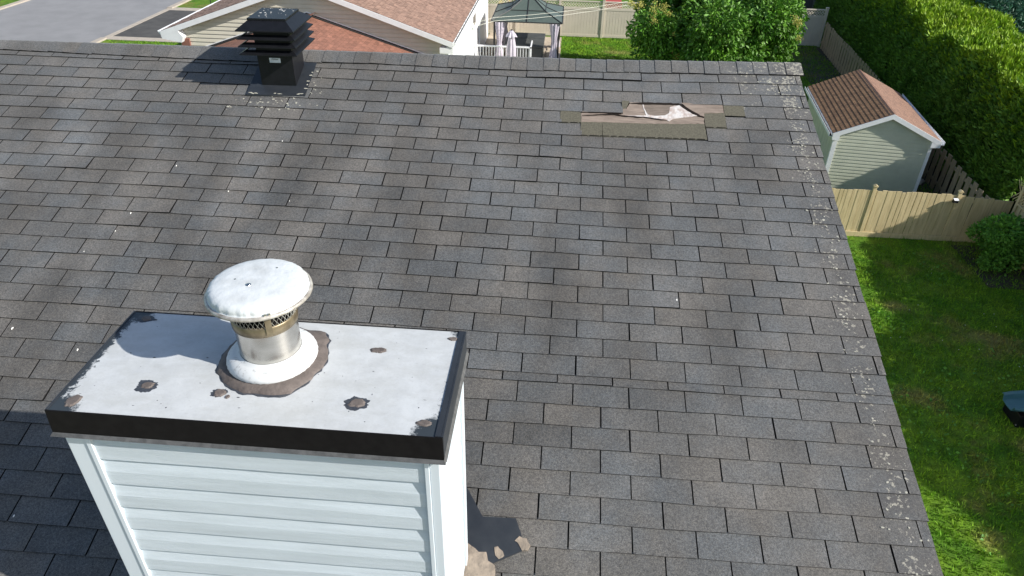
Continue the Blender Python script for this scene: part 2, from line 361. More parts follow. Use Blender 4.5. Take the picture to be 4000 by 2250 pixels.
sheet('added_front_drive', -12, 7, -19, -6.2, ZG + .02, 'concrete'); sheet('added_front_street', -24, 30, -30, -19.1, ZG + .016, 'asphalt')  # unseen paving, added to cut green lawn bounce on the chimney
sheet('patio', -5.0, -.55, 26.5, 35.3, ZG + .02, 'stone')
for i in range(9):       # stepping slabs beside the hot tub
    y = 28.6 + i * .52
    b = MB(); j = rr.uniform(-.03, .03)
    b.box((-1.28 + j, y, ZG + .022), (-.62 + j, y + .49, ZG + .075)); o = b.build('patio_slab', 'stone'); struct(o)
for i in range(9):
    for k in range(2):
        y = 28.6 + i * .78
        o = MB().box((-4.7 + k * .62, y, ZG + .022), (-4.12 + k * .62, y + .75, ZG + .05 + rr.uniform(0, .02))).build('patio_slab', 'stone'); struct(o)
sheet('soil_bed', 11.5, 12.9, 10.6, 12.9, ZG + .015, 'darksoil')
sheet('soil_bed', 11.6, 17, 13.4, 35.3, ZG + .012, 'darksoil')

# ================================================================== OUR HOUSE AND ITS ROOF
PITCH = math.radians(18.3); CP, SP = math.cos(PITCH), math.sin(PITCH); TW = 1 / 3; EX = .143
house = root('house', (-3.2, 0, ZG), 'two storey house whose grey asphalt shingle roof fills the foreground', 'house')
def rp(u, v, h=0.):      # roof coordinates (tabs across, courses down from the ridge cap) -> world
    Y = -v * EX
    return Vector((u * TW, Y * CP - h * SP, Y * SP + h * CP))
def interp(x, T):
    if x <= T[0][0]: return T[0][1]
    for (a, b), (c, d) in zip(T, T[1:]):
        if x <= c: return b + (d - b) * (x - a) / (c - a)
    return T[-1][1]
MID = [-.1, .88, 1.97, 3.04, 4.11, 5.13, 6.23, 7.2, 8.19, 9.16, 10.19, 11.13, 12.12, 13.11, 14.1, 15.06, 16.06, 17.02, 18.0, 18.99, 19.94, 20.9, 21.9, 22.32, 23.32, 24.29, 25.24, 26.22, 27.2, 28.2, 29.2]
while len(MID) < 40: MID.append(MID[-1] + .98)
LEFT = [-.1] + [n - .11 for n in range(1, 13)] + [n - .19 for n in range(13, 45)]
def vrow(n, u, leftside=False):
    if leftside and n >= 22 and u < -4: base_ = LEFT[n]
    else: base_ = interp(u, [(-10, LEFT[n]), (-4, (LEFT[n] + MID[n]) / 2 if n < 23 else MID[n]), (0, MID[n])])
    r = min(0, -.34 + .035 * n) if n < 10 else (-.05 if n > 23 else 0)
    base_ += r * max(0, min(1, (u - 1) / 3.5))
    base_ += .035 * mnoise.noise(Vector((u * .35, n * 1.7, 0))) + .02 * mnoise.noise(Vector((u * 1.3, n * 3.1, 4)))
    if n == 1: base_ += .1 * math.exp(-((u + 2.2) / .8) ** 2)
    return base_
RID = [(-24, -.5), (-16.9, -.56), (-5.3, -.88), (0, -1.04), (5.2, -1.58)]
CAPB = [(-24, .4), (-16.6, .42), (-9.7, .6), (-6.2, .26), (-3.1, .37), (0, .15), (5.3, -.36)]
UL, UR = -24.0, 5.15
roof = MB()
# deck (dark underlay) front and back slopes, eaves and rake boards
d0, d1 = rp(UL, 38.5, -.004), rp(UR - .05, 38.5, -.004); r0, r1 = rp(UL, -.48, -.008), rp(UR - .05, -1.5, -.008)
th = Vector((0, 0, -.14))
roof.hexa([d0 + th, d1 + th, r1 + th, r0 + th, d0, d1, r1, r0])
def mir(p, dz=0):        # the rear slope falls away behind the ridge
    return Vector((p[0], 0, 0))
bk0 = Vector((r0.x, r0.y + 5.6, r0.z - 5.6 * math.tan(PITCH))); bk1 = Vector((r1.x, r1.y + 5.6, r1.z - 5.6 * math.tan(PITCH)))
roof.hexa([r0 + th, r1 + th, bk1 + th, bk0 + th, r0, r1, bk1, bk0])
roofo = roof.build('roof', 'deckdark', house)
MB().prism([(d0.y + .35, ZG), (bk0.y - .35, ZG), (bk0.y - .35, bk0.z), (.2, -.14), (d0.y + .35, d0.z)], 0, -7.7, 1.5).build('wall', 'cream', house)
rk = MB().hexa([Vector((1.695, d1.y, d1.z - .16)), Vector((1.712, d1.y, d1.z - .16)), Vector((1.712, r1.y, r1.z - .16)), Vector((1.695, r1.y, r1.z - .16)),
                Vector((1.695, d1.y, d1.z - .004)), Vector((1.712, d1.y, d1.z - .004)), Vector((1.712, r1.y, r1.z - .004)), Vector((1.695, r1.y, r1.z - .004))])
rk.build('rake_board', 'lip', house)
rear = MB()
for i in range(36):
    a = i / 36; b = (i + 1) / 36
    rear.add([r0.lerp(bk0, a) + Vector((0, 0, .008)), r1.lerp(bk1, a) + Vector((0, 0, .008)), r1.lerp(bk1, b) + Vector((0, 0, .016)), r0.lerp(bk0, b) + Vector((0, 0, .016))], [(3, 2, 1, 0)], 0, (1, .5, .5))
rear.build('rear_slope', 'roof', roofo)

def tabtone(u, n, rnd):
    t1 = mnoise.noise(Vector((u * .55, n * .5, 9.))); b = rnd.gauss(0, .06)
    dark = .0
    v = 1 + b + .1 * t1
    h = .5 + rnd.gauss(0, .2) + (.25 * mnoise.noise(Vector((u * .2, n * .2, 3))))
    if u < -3: h -= .12
    return v, h
tabs = []
rt = random.Random(21)
for n in range(1, 38):
    for side in (0, 1):
        left = side == 0
        us = -4.0 if n >= 23 else None
        if us is None and not left: continue
        ph = 0. if n % 2 else .5
        if n >= 23 and not left: ph = {23: .17, 24: .46}.get(n, (-.04 if n % 2 else .46))
        k0 = int(UL) - 1; k = k0
        while k + ph < UR:
            a, b = k + ph, k + 1 + ph; k += 1
            if n >= 23:
                if left: b = min(b, us)
                else: a = max(a, us)
            a = max(a, UL); b = min(b, UR + rt.uniform(-.012, .02))
            if b - a < .03: continue
            if n == 6 and a > -.6 and b < 2.6 and n < 23: continue
            if n == 5 and a > -1.1 and b < 3.1: continue
            if n == 4 and a > .4 and b < 3.6: 
                if b < 3.1 or True:
                    if a < 2.6 - .01 or a < 2.6: continue
            tabs.append((n, a, b, left))
def make_tab(mb, n, a, b, left, rnd):
    ls = left and n >= 23
    g = .0085
    jb = rnd.gauss(0, .012); ja = rnd.gauss(0, .012)
    def vt(u): return (CAPB and n == 1) and (interp(u, CAPB) - .5) or vrow(n - 1, u, ls) - .07
    vb = [vrow(n, a + .001, ls) + ja * .6, vrow(n, b - .001, ls) + jb * .6]
    vt_ = [vt(a), vt(b)]
    ga, gb = g + abs(rnd.gauss(0, .004)), g + abs(rnd.gauss(0, .004))
    lift = .0072 + abs(rnd.gauss(0, .0012)); la = lift + max(0, rnd.gauss(0, .001)) + (.007 if rnd.random() < .035 else 0); lb = lift + max(0, rnd.gauss(0, .001)) + (.007 if rnd.random() < .035 else 0)
    if n == 1 and -2.2 < a < .2: la += .008; lb += .01
    if n == 4 and -.6 < a < .5: lb += .012
    um = (a + b) / 2; vm = (vb[0] + vb[1]) / 2 + rnd.gauss(0, .008); lm = (la + lb) / 2 + max(0, rnd.gauss(0, .001))
    top = [rp(a + ga, vb[0], la), rp(um, vm, lm), rp(b - gb, vb[1], lb), rp(b - gb, vt_[1], .001), rp(um, (vt_[0] + vt_[1]) / 2, .001), rp(a + ga, vt_[0], .001)]
    bot = [rp(a + ga, vb[0], -.003), rp(um, vm, -.003), rp(b - gb, vb[1], -.003), rp(b - gb, vt_[1], -.004), rp(um, (vt_[0] + vt_[1]) / 2, -.004), rp(a + ga, vt_[0], -.004)]
    v, h = tabtone(um, n, rnd); tn = []
    for uu in (a, um, b, b, um, a):
        k = v + rnd.gauss(0, .05); tn.append((k, h + rnd.gauss(0, .12), 0))
    mb.add(top + bot, [(0, 1, 4, 5), (1, 2, 3, 4), (0, 6, 7, 1), (1, 7, 8, 2), (2, 8, 9, 3), (0, 5, 11, 6)], [0, 0, 1, 1, 1, 1], tn + tn)
vis = []
for t_ in tabs:
    n, a, b, l = t_; c = rp((a + b) / 2, vrow(n, (a + b) / 2, l) - .5)
    q = px(c); c2 = c
    hid = q and (190 < q[0] < 1800 and q[1] > 1320 + (0 if q[0] > 560 else (560 - q[0]) * 1.0)) or (q and q[0] > 250 and q[0] < 1830 and q[1] > 1640)
    ok = q is not None and -150 < q[0] < 4100 and -60 < q[1] < 2330 and not hid
    vis.append(((b - a) / q[2] ** 2 if ok else -1, t_))
vis.sort(key=lambda z: -z[0])
NIND = 296
rest = MB()
for i, (sc_, t_) in enumerate(vis):
    rnd = random.Random(hash((t_[0], round(t_[1] * 10))) & 0xffff)
    if i < NIND:
        mb = MB(); make_tab(mb, *t_, rnd); mb.build('shingle', ['roof', 'edge'], roofo)
    else: make_tab(rest, *t_, rnd)
rest.build('shingles', ['roof', 'edge'], roofo, kind='stuff')

# ridge cap pieces bent over the ridge
k = 0; u = UL; pieces = []
edges = [.1 + .425 * i for i in range(-58, 13)]
edges = [e + rt.uniform(-.025, .025) for e in edges if UL < e < UR - .2] + [UR + .05]
for a, b in zip(edges, edges[1:]):
    mb = MB(); bb = rt.uniform(-.03, .03); prof = []
    sag = .006 * mnoise.noise(Vector((a * .5, 2, 2)))
    def pr_(u, dh):
        vb = interp(u, CAPB) + bb; vr = interp(u, RID)
        P = [rp(u, vb, .012 + dh), rp(u, vb + (vr - vb) * .35, .016 + dh), rp(u, vb + (vr - vb) * .7, .02 + dh), rp(u, vr + .12, .021 + dh)]
        rz = rp(u, vr, .016 + dh)
        P.append(rz); P.append(rz + Vector((0, .03, -.006))); P.append(rz + Vector((0, .14, -.046)))
        return P
    A = pr_(a + .012, .004 + rt.uniform(0, .002)); B = pr_(b + .03, .0005); n = len(A)
    lowA = [p - Vector((0, 0, .016)) for p in A]; lowB = [p - Vector((0, 0, .012)) for p in B]
    v, h = tabtone(a, 0, rt); v *= 1.04; 
    fs = [(i, n + i, n + i + 1, i + 1) for i in range(n - 1)] + [(2 * n + i, i, i + 1, 2 * n + i + 1) for i in range(n - 1)] + [(0, 2 * n, 3 * n, n)]
    mb.add(A + B + lowA + lowB, fs, [0] * (n - 1) + [1] * n, [(v, h, 0)] * (4 * n))
    mb.build('ridge_shingle', ['roof', 'edge'], roofo)

# the torn patch
def plate(name, poly, h0, h1, m, parent, jit=0.):
    pts = []
    for i, (u, v) in enumerate(poly):
        u2, v2 = poly[(i + 1) % len(poly)]
        pts.append((u, v))
        if jit:
            L = math.hypot((u2 - u) * TW, (v2 - v) * EX); ns = int(L / .03)
            for s_ in range(1, ns + 1):
                t_ = s_ / (ns + 1); pts.append((u + (u2 - u) * t_ + R.gauss(0, jit), v + (v2 - v) * t_ + R.gauss(0, jit * 2)))
    b = MB(); n = len(pts); b.add([rp(u, v, h1) for u, v in pts] + [rp(u, v, h0) for u, v in pts], [tuple(range(n))] + [(i, n + i, n + (i + 1) % n, (i + 1) % n) for i in range(n)])
    me_o = b.build(name, m, parent); return me_o
def tri_fix(o):
    import bmesh as _b
    bm = _b.new(); bm.from_mesh(o.data); _b.ops.recalc_face_normals(bm, faces=bm.faces); _b.ops.triangulate(bm, faces=bm.faces); bm.to_mesh(o.data); bm.free()
plate_list = [
 ('exposed_headlap', [(-1.057, 4.0), (-.528, 4.0), (-.53, 5.085), (-1.06, 5.141)], .003, .0062, 'olive'),
 ('exposed_headlap', [(-.545, 4.9), (-.02, 4.9), (-.022, 6.19), (-.548, 6.2)], .003, .0060, 'olive'),
 ('exposed_headlap', [(-.014, 4.9), (1.085, 4.849), (2.476, 4.671), (2.494, 6.06), (1.424, 6.13), (-.009, 6.19)], .003, .0060, 'olive'),
 ('exposed_headlap', [(2.493, 3.6), (3.009, 3.6), (3.003, 4.98), (2.498, 5.0)], .003, .0066, 'olive'),
 ('exposed_headlap', [(3.005, 2.7), (3.51, 2.7), (3.51, 3.819), (3.011, 3.823)], .003, .0066, 'olive'),
 ('exposed_headlap', [(.478, 2.9), (.665, 2.9), (.567, 3.632), (.465, 3.649)], .003, .0098, 'olive'),
 ('torn_mat', [(-.537, 4.0), (.443, 4.0), (2.49, 3.7), (2.477, 4.671), (1.813, 4.79), (1.085, 4.87), (.448, 4.92), (-.531, 5.0)], .003, .0072, 'felt'),
 ('torn_mat', [(1.953, 2.85), (2.991, 2.85), (2.992, 3.622), (2.502, 3.737), (2.487, 4.147), (2.366, 3.964)], .003, .0088, 'felt'),
 ('torn_mat', [(.444, 4.15), (.455, 3.699), (.586, 3.629), (.684, 3.0), (.964, 3.0), (.995, 3.5), (1.04, 3.98), (1.08, 4.21), (.8, 4.24), (.543, 4.26)], .003, .0088, 'felt'),
 ('torn_mat', [(1.0, 3.0), (1.9, 2.95), (1.8, 3.13), (1.667, 3.325), (1.635, 3.881), (1.52, 4.105), (1.28, 4.179), (1.116, 4.104), (1.05, 3.6)], .003, .0092, 'feltdark'),
 ('white_filler', [(1.667, 3.325), (1.783, 3.153), (1.915, 3.089), (2.037, 3.347), (2.192, 3.686), (2.357, 3.952), (2.16, 4.12), (1.975, 4.198), (1.714, 4.377), (1.617, 4.627), (1.565, 4.502), (1.33, 4.407), (1.039, 4.307), (.653, 4.33), (.544, 4.267), (.654, 4.249), (.986, 4.207), (1.078, 4.178), (1.044, 3.98), (1.004, 3.574), (.986, 3.194), (1.019, 3.188), (1.036, 3.568), (1.082, 3.939), (1.116, 4.104), (1.28, 4.179), (1.52, 4.105), (1.635, 3.881)], .003, .0104, 'plaster'),
 ('tear_gap', [(-.526, 4.43), (-.194, 4.3), (.028, 4.225), (.286, 4.17), (.525, 4.29), (1.094, 4.325), (1.366, 4.43), (1.564, 4.536), (1.346, 4.525), (1.074, 4.42), (.506, 4.385), (.286, 4.28), (-.009, 4.33), (-.268, 4.402)], .003, .0112, 'crack'),
 ('tear_gap', [(1.861, 3.0), (1.954, 2.98), (2.127, 3.4), (2.39, 3.93), (2.337, 4.003), (2.206, 3.85), (2.035, 3.44)], .003, .0116, 'crack'),
 ('tear_gap', [(2.347, 3.94), (2.489, 4.07), (2.483, 4.16), (2.336, 4.045)], .003, .0118, 'crack'),
 ('tear_gap', [(.665, 3.15), (.982, 3.19), (1.486, 3.13), (1.915, 3.075), (1.918, 2.93), (1.451, 2.95), (.983, 3.0)], .003, .0124, 'crack'),
 ('tear_gap', [(-.55, 4.13), (.0, 4.07), (.45, 4.12), (.45, 4.17), (.0, 4.14), (-.55, 4.18)], .003, .0126, 'crack'),
]
for nm, poly, h0, h1, m in plate_list:
    o = plate(nm, poly, h0, h1, m, roofo, .006 if m in ('felt', 'feltdark', 'plaster', 'crack') else .002); tri_fix(o)
    if m == 'plaster':
        for p_ in o.data.polygons: pass
# broken sealant strip under the headlaps
for (ua, ub, va, vb) in ((-1.05, -.55, 5.12, 5.07), (-.54, 2.47, 6.17, 6.04), (2.5, 3.0, 4.97, 4.95)):
    s_ = ua
    while s_ < ub:
        dash = MB()
        e = min(ub, s_ + rt.uniform(.12, .22)); f1 = (s_ - ua) / (ub - ua); f2 = (e - ua) / (ub - ua); y1 = va + (vb - va) * f1; y2 = va + (vb - va) * f2
        hh = .0105
        dash.add([rp(s_, y1 - .02, hh), rp(e, y2 - .01, hh), rp(e, y2 + .012, hh), rp(s_, y1 + .02, hh), rp(s_, y1 - .02, .006), rp(e, y2 - .01, .006), rp(e, y2 + .012, .006), rp(s_, y1 + .02, .006)],
                 [(0, 1, 2, 3), (0, 4, 5, 1), (1, 5, 6, 2), (2, 6, 7, 3), (3, 7, 4, 0)]); s_ = e + rt.uniform(.03, .07)
        dash.build('sealant_strip', 'edge', roofo)

# small droppings and grit caught in the slots
def blob(mb, cx, cy, h, rx, ry, z0=None, n=14, jag=.25, rnd=rt, onroof=True, th=.002, mi=0, ph=0.):
    pts = []
    for i in range(n):
        a = 2 * PI * i / n; k = 1 + jag * (1.5 * mnoise.noise(Vector((math.cos(a) * 1.3 + cx * 37, math.sin(a) * 1.3 + cy * 41, n))) + .9 * mnoise.noise(Vector((math.cos(a) * 4.5 + cx * 91, math.sin(a) * 4.5, cy * 57)))) + rnd.uniform(-jag, jag) * .25; pts.append((cx + rx * k * math.cos(a), cy + ry * k * math.sin(a)))
    if onroof: T = lambda x, y, hh: rp(x / TW, y, hh)
    else: T = lambda x, y, hh: Vector((x, y, z0 + hh))
    vs = [T(x, y, h) for x, y in pts] + [T(cx + (x - cx) * .75, cy + (y - cy) * .75, h + th) for x, y in pts]
    mb.add(vs, [(i, (i + 1) % n, n + (i + 1) % n, n + i) for i in range(n)] + [tuple(range(n, 2 * n))], mi)
dr = MB()
def rpx(x, y):           # photo pixel on the roof -> (x metres, v)
    d = Vector([sum(RW[i][j] * ((x - 2000) / FPX, (y - 1125) / FPX, 1.)[i] for i in range(3)) for j in range(3)])
    nrm = Vector((0, -SP, CP)); t_ = -(nrm.dot(CW)) / nrm.dot(d); p_ = CW + d * t_
    return p_.x, -(p_.y / CP) / EX
for (x, y, r) in ((512, 835, .008), (452, 905, .006), (893, 750, .007), (2643, 1175, .011), (50, 1285, .01), (305, 1368, .008), (690, 650, .007), (330, 985, .005), (57, 2018, .01), (1132, 788, .005), (1398, 215, .012), (2262, 278, .006), (2460, 286, .006), (1104, 554, .008), (3007, 265, .018)):
    q = rpx(x, y); r *= .6; blob(dr, q[0], q[1], .006, r * .8, r / EX * 1.7, th=.004)
dr.build('droppings', 'droppings', roofo, kind='stuff')
sl = MB()
for i in range(70):      # pale lichen crusts round the ventilator and right edge
    x = R.gauss(1045, 90); y = R.gauss(400, 18)
    if i > 50: x = R.uniform(1190, 1260); y = R.uniform(280, 390)
    q = rpx(x, y); r = R.uniform(.003, .009); blob(sl, q[0], q[1], .006, r * 1.3, r / EX, n=7, jag=.5, th=.0015)
for i in range(240):
    t_ = R.random(); v = -1.6 + t_ * 32; n1 = mnoise.noise(Vector((v * .9, 3, 1)))
    if n1 < -.15: continue
    x = 1.58 + R.gauss(0, .05) + .03 * math.sin(v * 2)
    if v < 4: x -= abs(R.gauss(0, .14))
    if x > 1.69: continue
    vv = v if R.random() < .5 else vrow(max(1, int(v)), x / TW) - R.uniform(.02, .3)
    r = R.uniform(.003, .0095) * (1.25 if v < 8 else 1.); blob(sl, x, vv, .0075, r, r / EX * .8, n=7, jag=.55, th=.0012)
sl.build('lichen_crust', 'scale', roofo, kind='stuff')

# ================================================================== CHIMNEY
X0, X1, Y0, Y1 = -2.058, -.700, -4.585, -4.045       # siding faces
chim = root('chimney', (-1.38, -4.3, -1.5), 'white vinyl clad chimney with dark metal cap and round stainless flue', 'chimney')
CX0, CX1, CY0, CY1 = -2.075, -.683, -4.607, -4.010
ct = MB().box((CX0 + .004, CY0 + .004, .0), (CX1 - .004, CY1 - .004, .0985)).build('cap_top', 'captop', chim)
fb = MB()
fb.hexa([(CX0 - .004, CY0 - .004, .0), (CX1 + .004, CY0 - .004, .0), (CX1, CY0 + .006, .0), (CX0, CY0 + .006, .0), (CX0, CY0, .1), (CX1, CY0, .1), (CX1, CY0 + .005, .1), (CX0, CY0 + .005, .1)])
fb.build('fascia', 'fascia', chim)
MB().box((CX1 - .005, CY0 + .006, .0), (CX1 + .002, CY1, .101)).build('fascia', 'flash', chim)
MB().box((CX0 - .002, CY0 + .006, .0), (CX0 + .005, CY1, .101)).build('fascia', 'flash', chim)
MB().box((CX0 + .005, CY1 - .004, .0), (CX1 - .005, CY1 + .002, .0995)).build('fascia', 'fascia', chim)
MB().box((CX1 - .026, CY0 + .006, .0995), (CX1 - .006, CY1 - .004, .1025)).build('cap_seam', 'flash', chim)
lp = MB().hexa([(CX0 - .012, CY0 - .014, -.013), (CX1 + .010, CY0 - .014, -.013), (CX1 + .010, CY0 + .02, -.006), (CX0 - .012, CY0 + .02, -.006), (CX0 - .004, CY0 - .004, -.001), (CX1 + .003, CY0 - .004, -.001), (CX1 + .003, CY0 + .02, -.001), (CX0 - .004, CY0 + .02, -.001)])
lp.build('drip_edge', 'lip', chim)
MB().hexa([(CX1 + .012, CY0, -.013), (CX1 + .012, CY1, -.013), (CX1 - .02, CY1, -.006), (CX1 - .02, CY0, -.006), (CX1 + .002, CY0, -.001), (CX1 + .002, CY1, -.001), (CX1 - .02, CY1, -.001), (CX1 - .02, CY0, -.001)]).build('drip_edge', 'lip', chim)
MB().box((X0 + .02, Y0 + .02, -1.75), (X1 - .02, Y1 - .02, -.003)).build('wall', 'trim', chim)
PIT = .132; zt = -.145 + PIT
def dutch(L0, L1, fixed, sgn, axis, parent, name, n, z_start, m, pit, light=.47, dp=.011, zmin=-99, zmax=99):
    """courses of dutch-lap siding; axis 0 = runs along x at y=fixed (facing sgn), axis 1 = runs along y"""
    for i in range(n):
        zt_ = z_start - i * pit; zb = zt_ - pit
        pr = [(0, zt_), (dp * .97, zt_ - pit * light), (dp, zt_ - pit * light - .003), (dp, zb), (0, zb + .001)]
        poly = [(fixed + sgn * o_, z_) for o_, z_ in pr]
        b = MB(); n_ = len(poly)
        def mk(p, t_): return (t_, p[0], p[1]) if axis == 0 else (p[0], t_, p[1])
        NS = 14; vs = []
        for q_ in range(NS + 1):
            tt = L0 + (L1 - L0) * q_ / NS
            for k, p in enumerate(poly):
                wv = 0 if k in (0, n_ - 1) else sgn * .0016 * mnoise.noise(Vector((tt * 3.1 + axis * 9, i * 1.3, k * .4)))
                vs.append(mk((p[0] + wv, p[1] + .0014 * mnoise.noise(Vector((tt * 2.3, i * 2.1, 7)))), tt))
        b.add(vs, [(q_ * n_ + k, q_ * n_ + (k + 1) % n_, (q_ + 1) * n_ + (k + 1) % n_, (q_ + 1) * n_ + k) for q_ in range(NS) for k in range(n_)] + [tuple(range(n_)), tuple(range(NS * n_, NS * n_ + n_))[::-1]])
        o = b.build(name, m, parent)
dutch(X0 + .093, X1 - .052, Y0 + .004, -1, 0, chim, 'siding_panel', 12, zt, 'siding', PIT)
dutch(Y0 + .09, Y1 - .05, X1 - .012, 1, 1, chim, 'siding_panel', 12, zt, 'siding', PIT)
dutch(Y0 + .09, Y1 - .05, X0 + .012, -1, 1, chim, 'siding_panel', 12, zt, 'siding', PIT)
def cpost(x0, x1, m='trim'):
    return None
for nm, (a, b_) in dict(l=((X0, Y0 - .010), (X0 + .075, Y0 + .03)), r=((X1 - .036, Y0 - .010), (X1, Y0 + .03))).items():
    MB().box((a[0], a[1], -1.75), (b_[0], b_[1], -.004)).build('corner_trim', 'trim', chim, bevel=.003)
MB().box((X0 + .0755, Y0 - .015, -1.75), (X0 + .095, Y0 + .01, -.005)).build('j_channel', 'trim', chim, bevel=.002)
MB().box((X1 - .054, Y0 - .015, -1.75), (X1 - .0365, Y0 + .01, -.005)).build('j_channel', 'trim', chim, bevel=.002)
MB().box((X1 - .03, Y0 + .031, -1.75), (X1 + .001, Y0 + .085, -.004)).build('corner_trim', 'trim', chim)
MB().box((X1 - .03, Y1 - .048, -1.75), (X1 + .008, Y1, -.004)).build('corner_trim', 'trim', chim, bevel=.002)
MB().box((X0 - .001, Y0 + .031, -1.75), (X0 + .03, Y0 + .085, -.004)).build('corner_trim', 'trim', chim)
MB().box((X0 - .008, Y1 - .048, -1.75), (X0 + .03, Y1, -.004)).build('corner_trim', 'trim', chim)
MB().box((X0, Y1 - .019, -1.75), (X1 - .031, Y1 - .001, -.004)).build('rear_cladding', 'siding', chim)
# flashing and tan sealant at its foot (rest on the shingles)
def roofpoly(name, pts, h0, h1, m, parent, jit):
    poly = [(x / TW, -(y / CP) / EX) for x, y in pts]
    o = plate(name, poly, h0, h1, m, parent, jit); tri_fix(o); return o
roofpoly('saddle_flashing', [(-1.6, -3.5), (-.9, -3.45), (-.742, -3.692), (-.638, -3.84), (-.462, -3.835), (-.426, -3.915), (-.414, -3.992), (-.572, -4.069), (-.70, -4.09), (-.72, -4.03), (-1.6, -4.03)], .004, .0165, 'flash', chim, 0)
for pts in ([(-.705, -3.975), (-.639, -4.017), (-.6, -4.014), (-.587, -4.055), (-.55, -4.075), (-.545, -4.16), (-.58, -4.3), (-.63, -4.6), (-.705, -4.7)],
            [(-.459, -3.949), (-.436, -3.924), (-.397, -3.933), (-.376, -3.966), (-.389, -3.99), (-.418, -3.993), (-.432, -3.97)],
            [(-.561, -3.988), (-.543, -3.982), (-.516, -4.004), (-.506, -4.026), (-.533, -4.043), (-.553, -4.026)]):
    roofpoly('sealant_smear', pts, .004, .0195, 'tan_seal', chim, .008)
# brown sealant dabs and bare-metal rings on the cap
ZT = .0985
def dab(cx, cy, rx, ry, dark, rot=0):
    if dark:
        b = MB(); blob(b, cx - rx * .15, cy, 0, rx * dark, ry * dark, z0=ZT, n=64, jag=.2, onroof=False, th=.0008); b.build('paint_loss', 'stain', chim)
    b = MB(); blob(b, cx, cy, .0008, rx, ry, z0=ZT, n=40, jag=.17, onroof=False, th=.004); b.build('sealant_patch', 'seal', chim)
dab(-1.79, -4.447, .024, .018, 1.75); dab(-2.008, -4.552, .027, .03, 0); dab(-2.0, -4.057, .02, .016, 1.6)
dab(-1.515, -4.46, .024, .02, 1.2); dab(-1.478, -4.478, .008, .01, 0); dab(-1.006, -4.163, .033, .018, 0); dab(-.728, -4.063, .02, .013, 0)
dab(-1.012, -4.464, .03, .022, 1.5); dab(-.757, -4.54, .027, .016, 0)
b = MB(); blob(b, -2.005, -4.055, .001, .04, .02, z0=ZT, n=40, jag=.3, onroof=False, th=.0008); b.build('paint_loss', 'stain', chim)
sk = MB(); rq = random.Random(31)
for i in range(46):
    blob(sk, rq.uniform(-2.02, -.74), rq.uniform(-4.57, -4.05), .0004, rq.choice((.0015, .002, .003, .005)), rq.choice((.001, .0015, .003)), z0=ZT, n=8, jag=.5, rnd=rq, onroof=False, th=.0004)
sk.build('grit', 'stain', chim, kind='stuff')
FX, FY = -1.392, -4.252
fr_ = random.Random(5)
ringj = [1 + fr_.uniform(-.03, .045) for _ in range(72)]
def ringf(k_, a):
    j = 1 + .05 * mnoise.noise(Vector((math.cos(a) * 3.2, math.sin(a) * 3.2, 2))) + .035 * mnoise.noise(Vector((math.cos(a) * 11, math.sin(a) * 11, 5))) if k_ <= 1 else 1
    bump = 0
    for a0, h, wd in ((math.radians(-58), .13, .26), (math.radians(52), .16, .14), (math.radians(38), .1, .1)):
        d = math.atan2(math.sin(a - a0), math.cos(a - a0)); bump += h * math.exp(-(d / wd) ** 2)
    return j * (1 + (bump if k_ <= 1 else 0))
MB().lathe([(.204, 0), (.2, .006), (.176, .013), (.15, .016)], (FX, FY, ZT), 72, fr=ringf).build('sealant_ring', 'seal', chim, smooth=True)
b = MB(); b.lathe([(.2065, .0), (.2035, .0018), (.17, .0018)], (FX, FY, ZT), 72, fr=lambda k_, a: ringf(0, a + .05) * (1.02 if -2.2 < math.atan2(math.sin(a), math.cos(a)) < -.6 else 1.0)); b.build('paint_loss', 'stain', chim)
flue = MB()
flue.lathe([(.1125, .02), (.1125, .195)], (FX, FY, .1), 64); fo = flue.build('flue_pipe', 'steel', chim, smooth=True)
MB().lathe([(.163, .010), (.168, .018), (.165, .032), (.152, .046), (.134, .053), (.124, .055), (.1185, .06), (.1135, .062)], (FX, FY, .1), 80,
           fr=lambda k_, a: 1 + (.006 * math.sin(a * 37) * (1 if k_ < 4 else 0))).build('storm_collar', 'collar', chim, smooth=True)
MB().lathe([(.1135, .183), (.1175, .185), (.119, .2), (.119, .222), (.116, .226), (.112, .226)], (FX, FY, .1), 64).build('heat_band', 'heatsteel', fo, smooth=True)
MB().lathe([(.112, .19), (.085, .2), (.085, .312), (.0, .312)], (FX, FY, .1), 40).build('inner_flue', 'sootdark', fo, smooth=True)
wm = MB(); NW = 44
for sgn in (1, -1):
    for i in range(NW):
        a0 = 2 * PI * i / NW; pts = []
        for s_ in range(6):
            t_ = s_ / 5; a = a0 + sgn * t_ * .42; rr_ = .1165; z = .222 + t_ * .092
            pts.append((FX + rr_ * math.cos(a), FY + rr_ * math.sin(a), .1 + z))
        wm.tube(pts, .00085, 3)
wm.build('spark_screen', 'wire', fo)
for a in (-1.05, 1.05, 3.14):
    ca, sa = math.cos(a), math.sin(a); r_ = .1205
    b = MB(); cxx, cyy = FX + r_ * ca, FY + r_ * sa
    b.add([(cxx - sa * s1 * .011 + ca * o_, cyy + ca * s1 * .011 + sa * o_, .1 + z) for z in (.2, .318) for s1, o_ in ((-1, 0), (1, 0), (1, .003), (-1, .003))],
          [(0, 1, 2, 3), (4, 7, 6, 5), (0, 4, 5, 1), (1, 5, 6, 2), (2, 6, 7, 3), (3, 7, 4, 0)]); b.build('bracket', 'heatsteel', fo)
crj = [mnoise.noise(Vector((i * .9, 5, 5))) for i in range(300)]
def crimp(k_, a):
    amp = {0: .004, 1: .012, 2: .022, 3: .02, 4: .014, 5: .008, 6: .003}.get(k_, 0)
    i = a / (2 * PI) * 96
    return 1 + amp * (crj[int(i) % 96] * 1.2 + .35 * math.sin(a * 24))
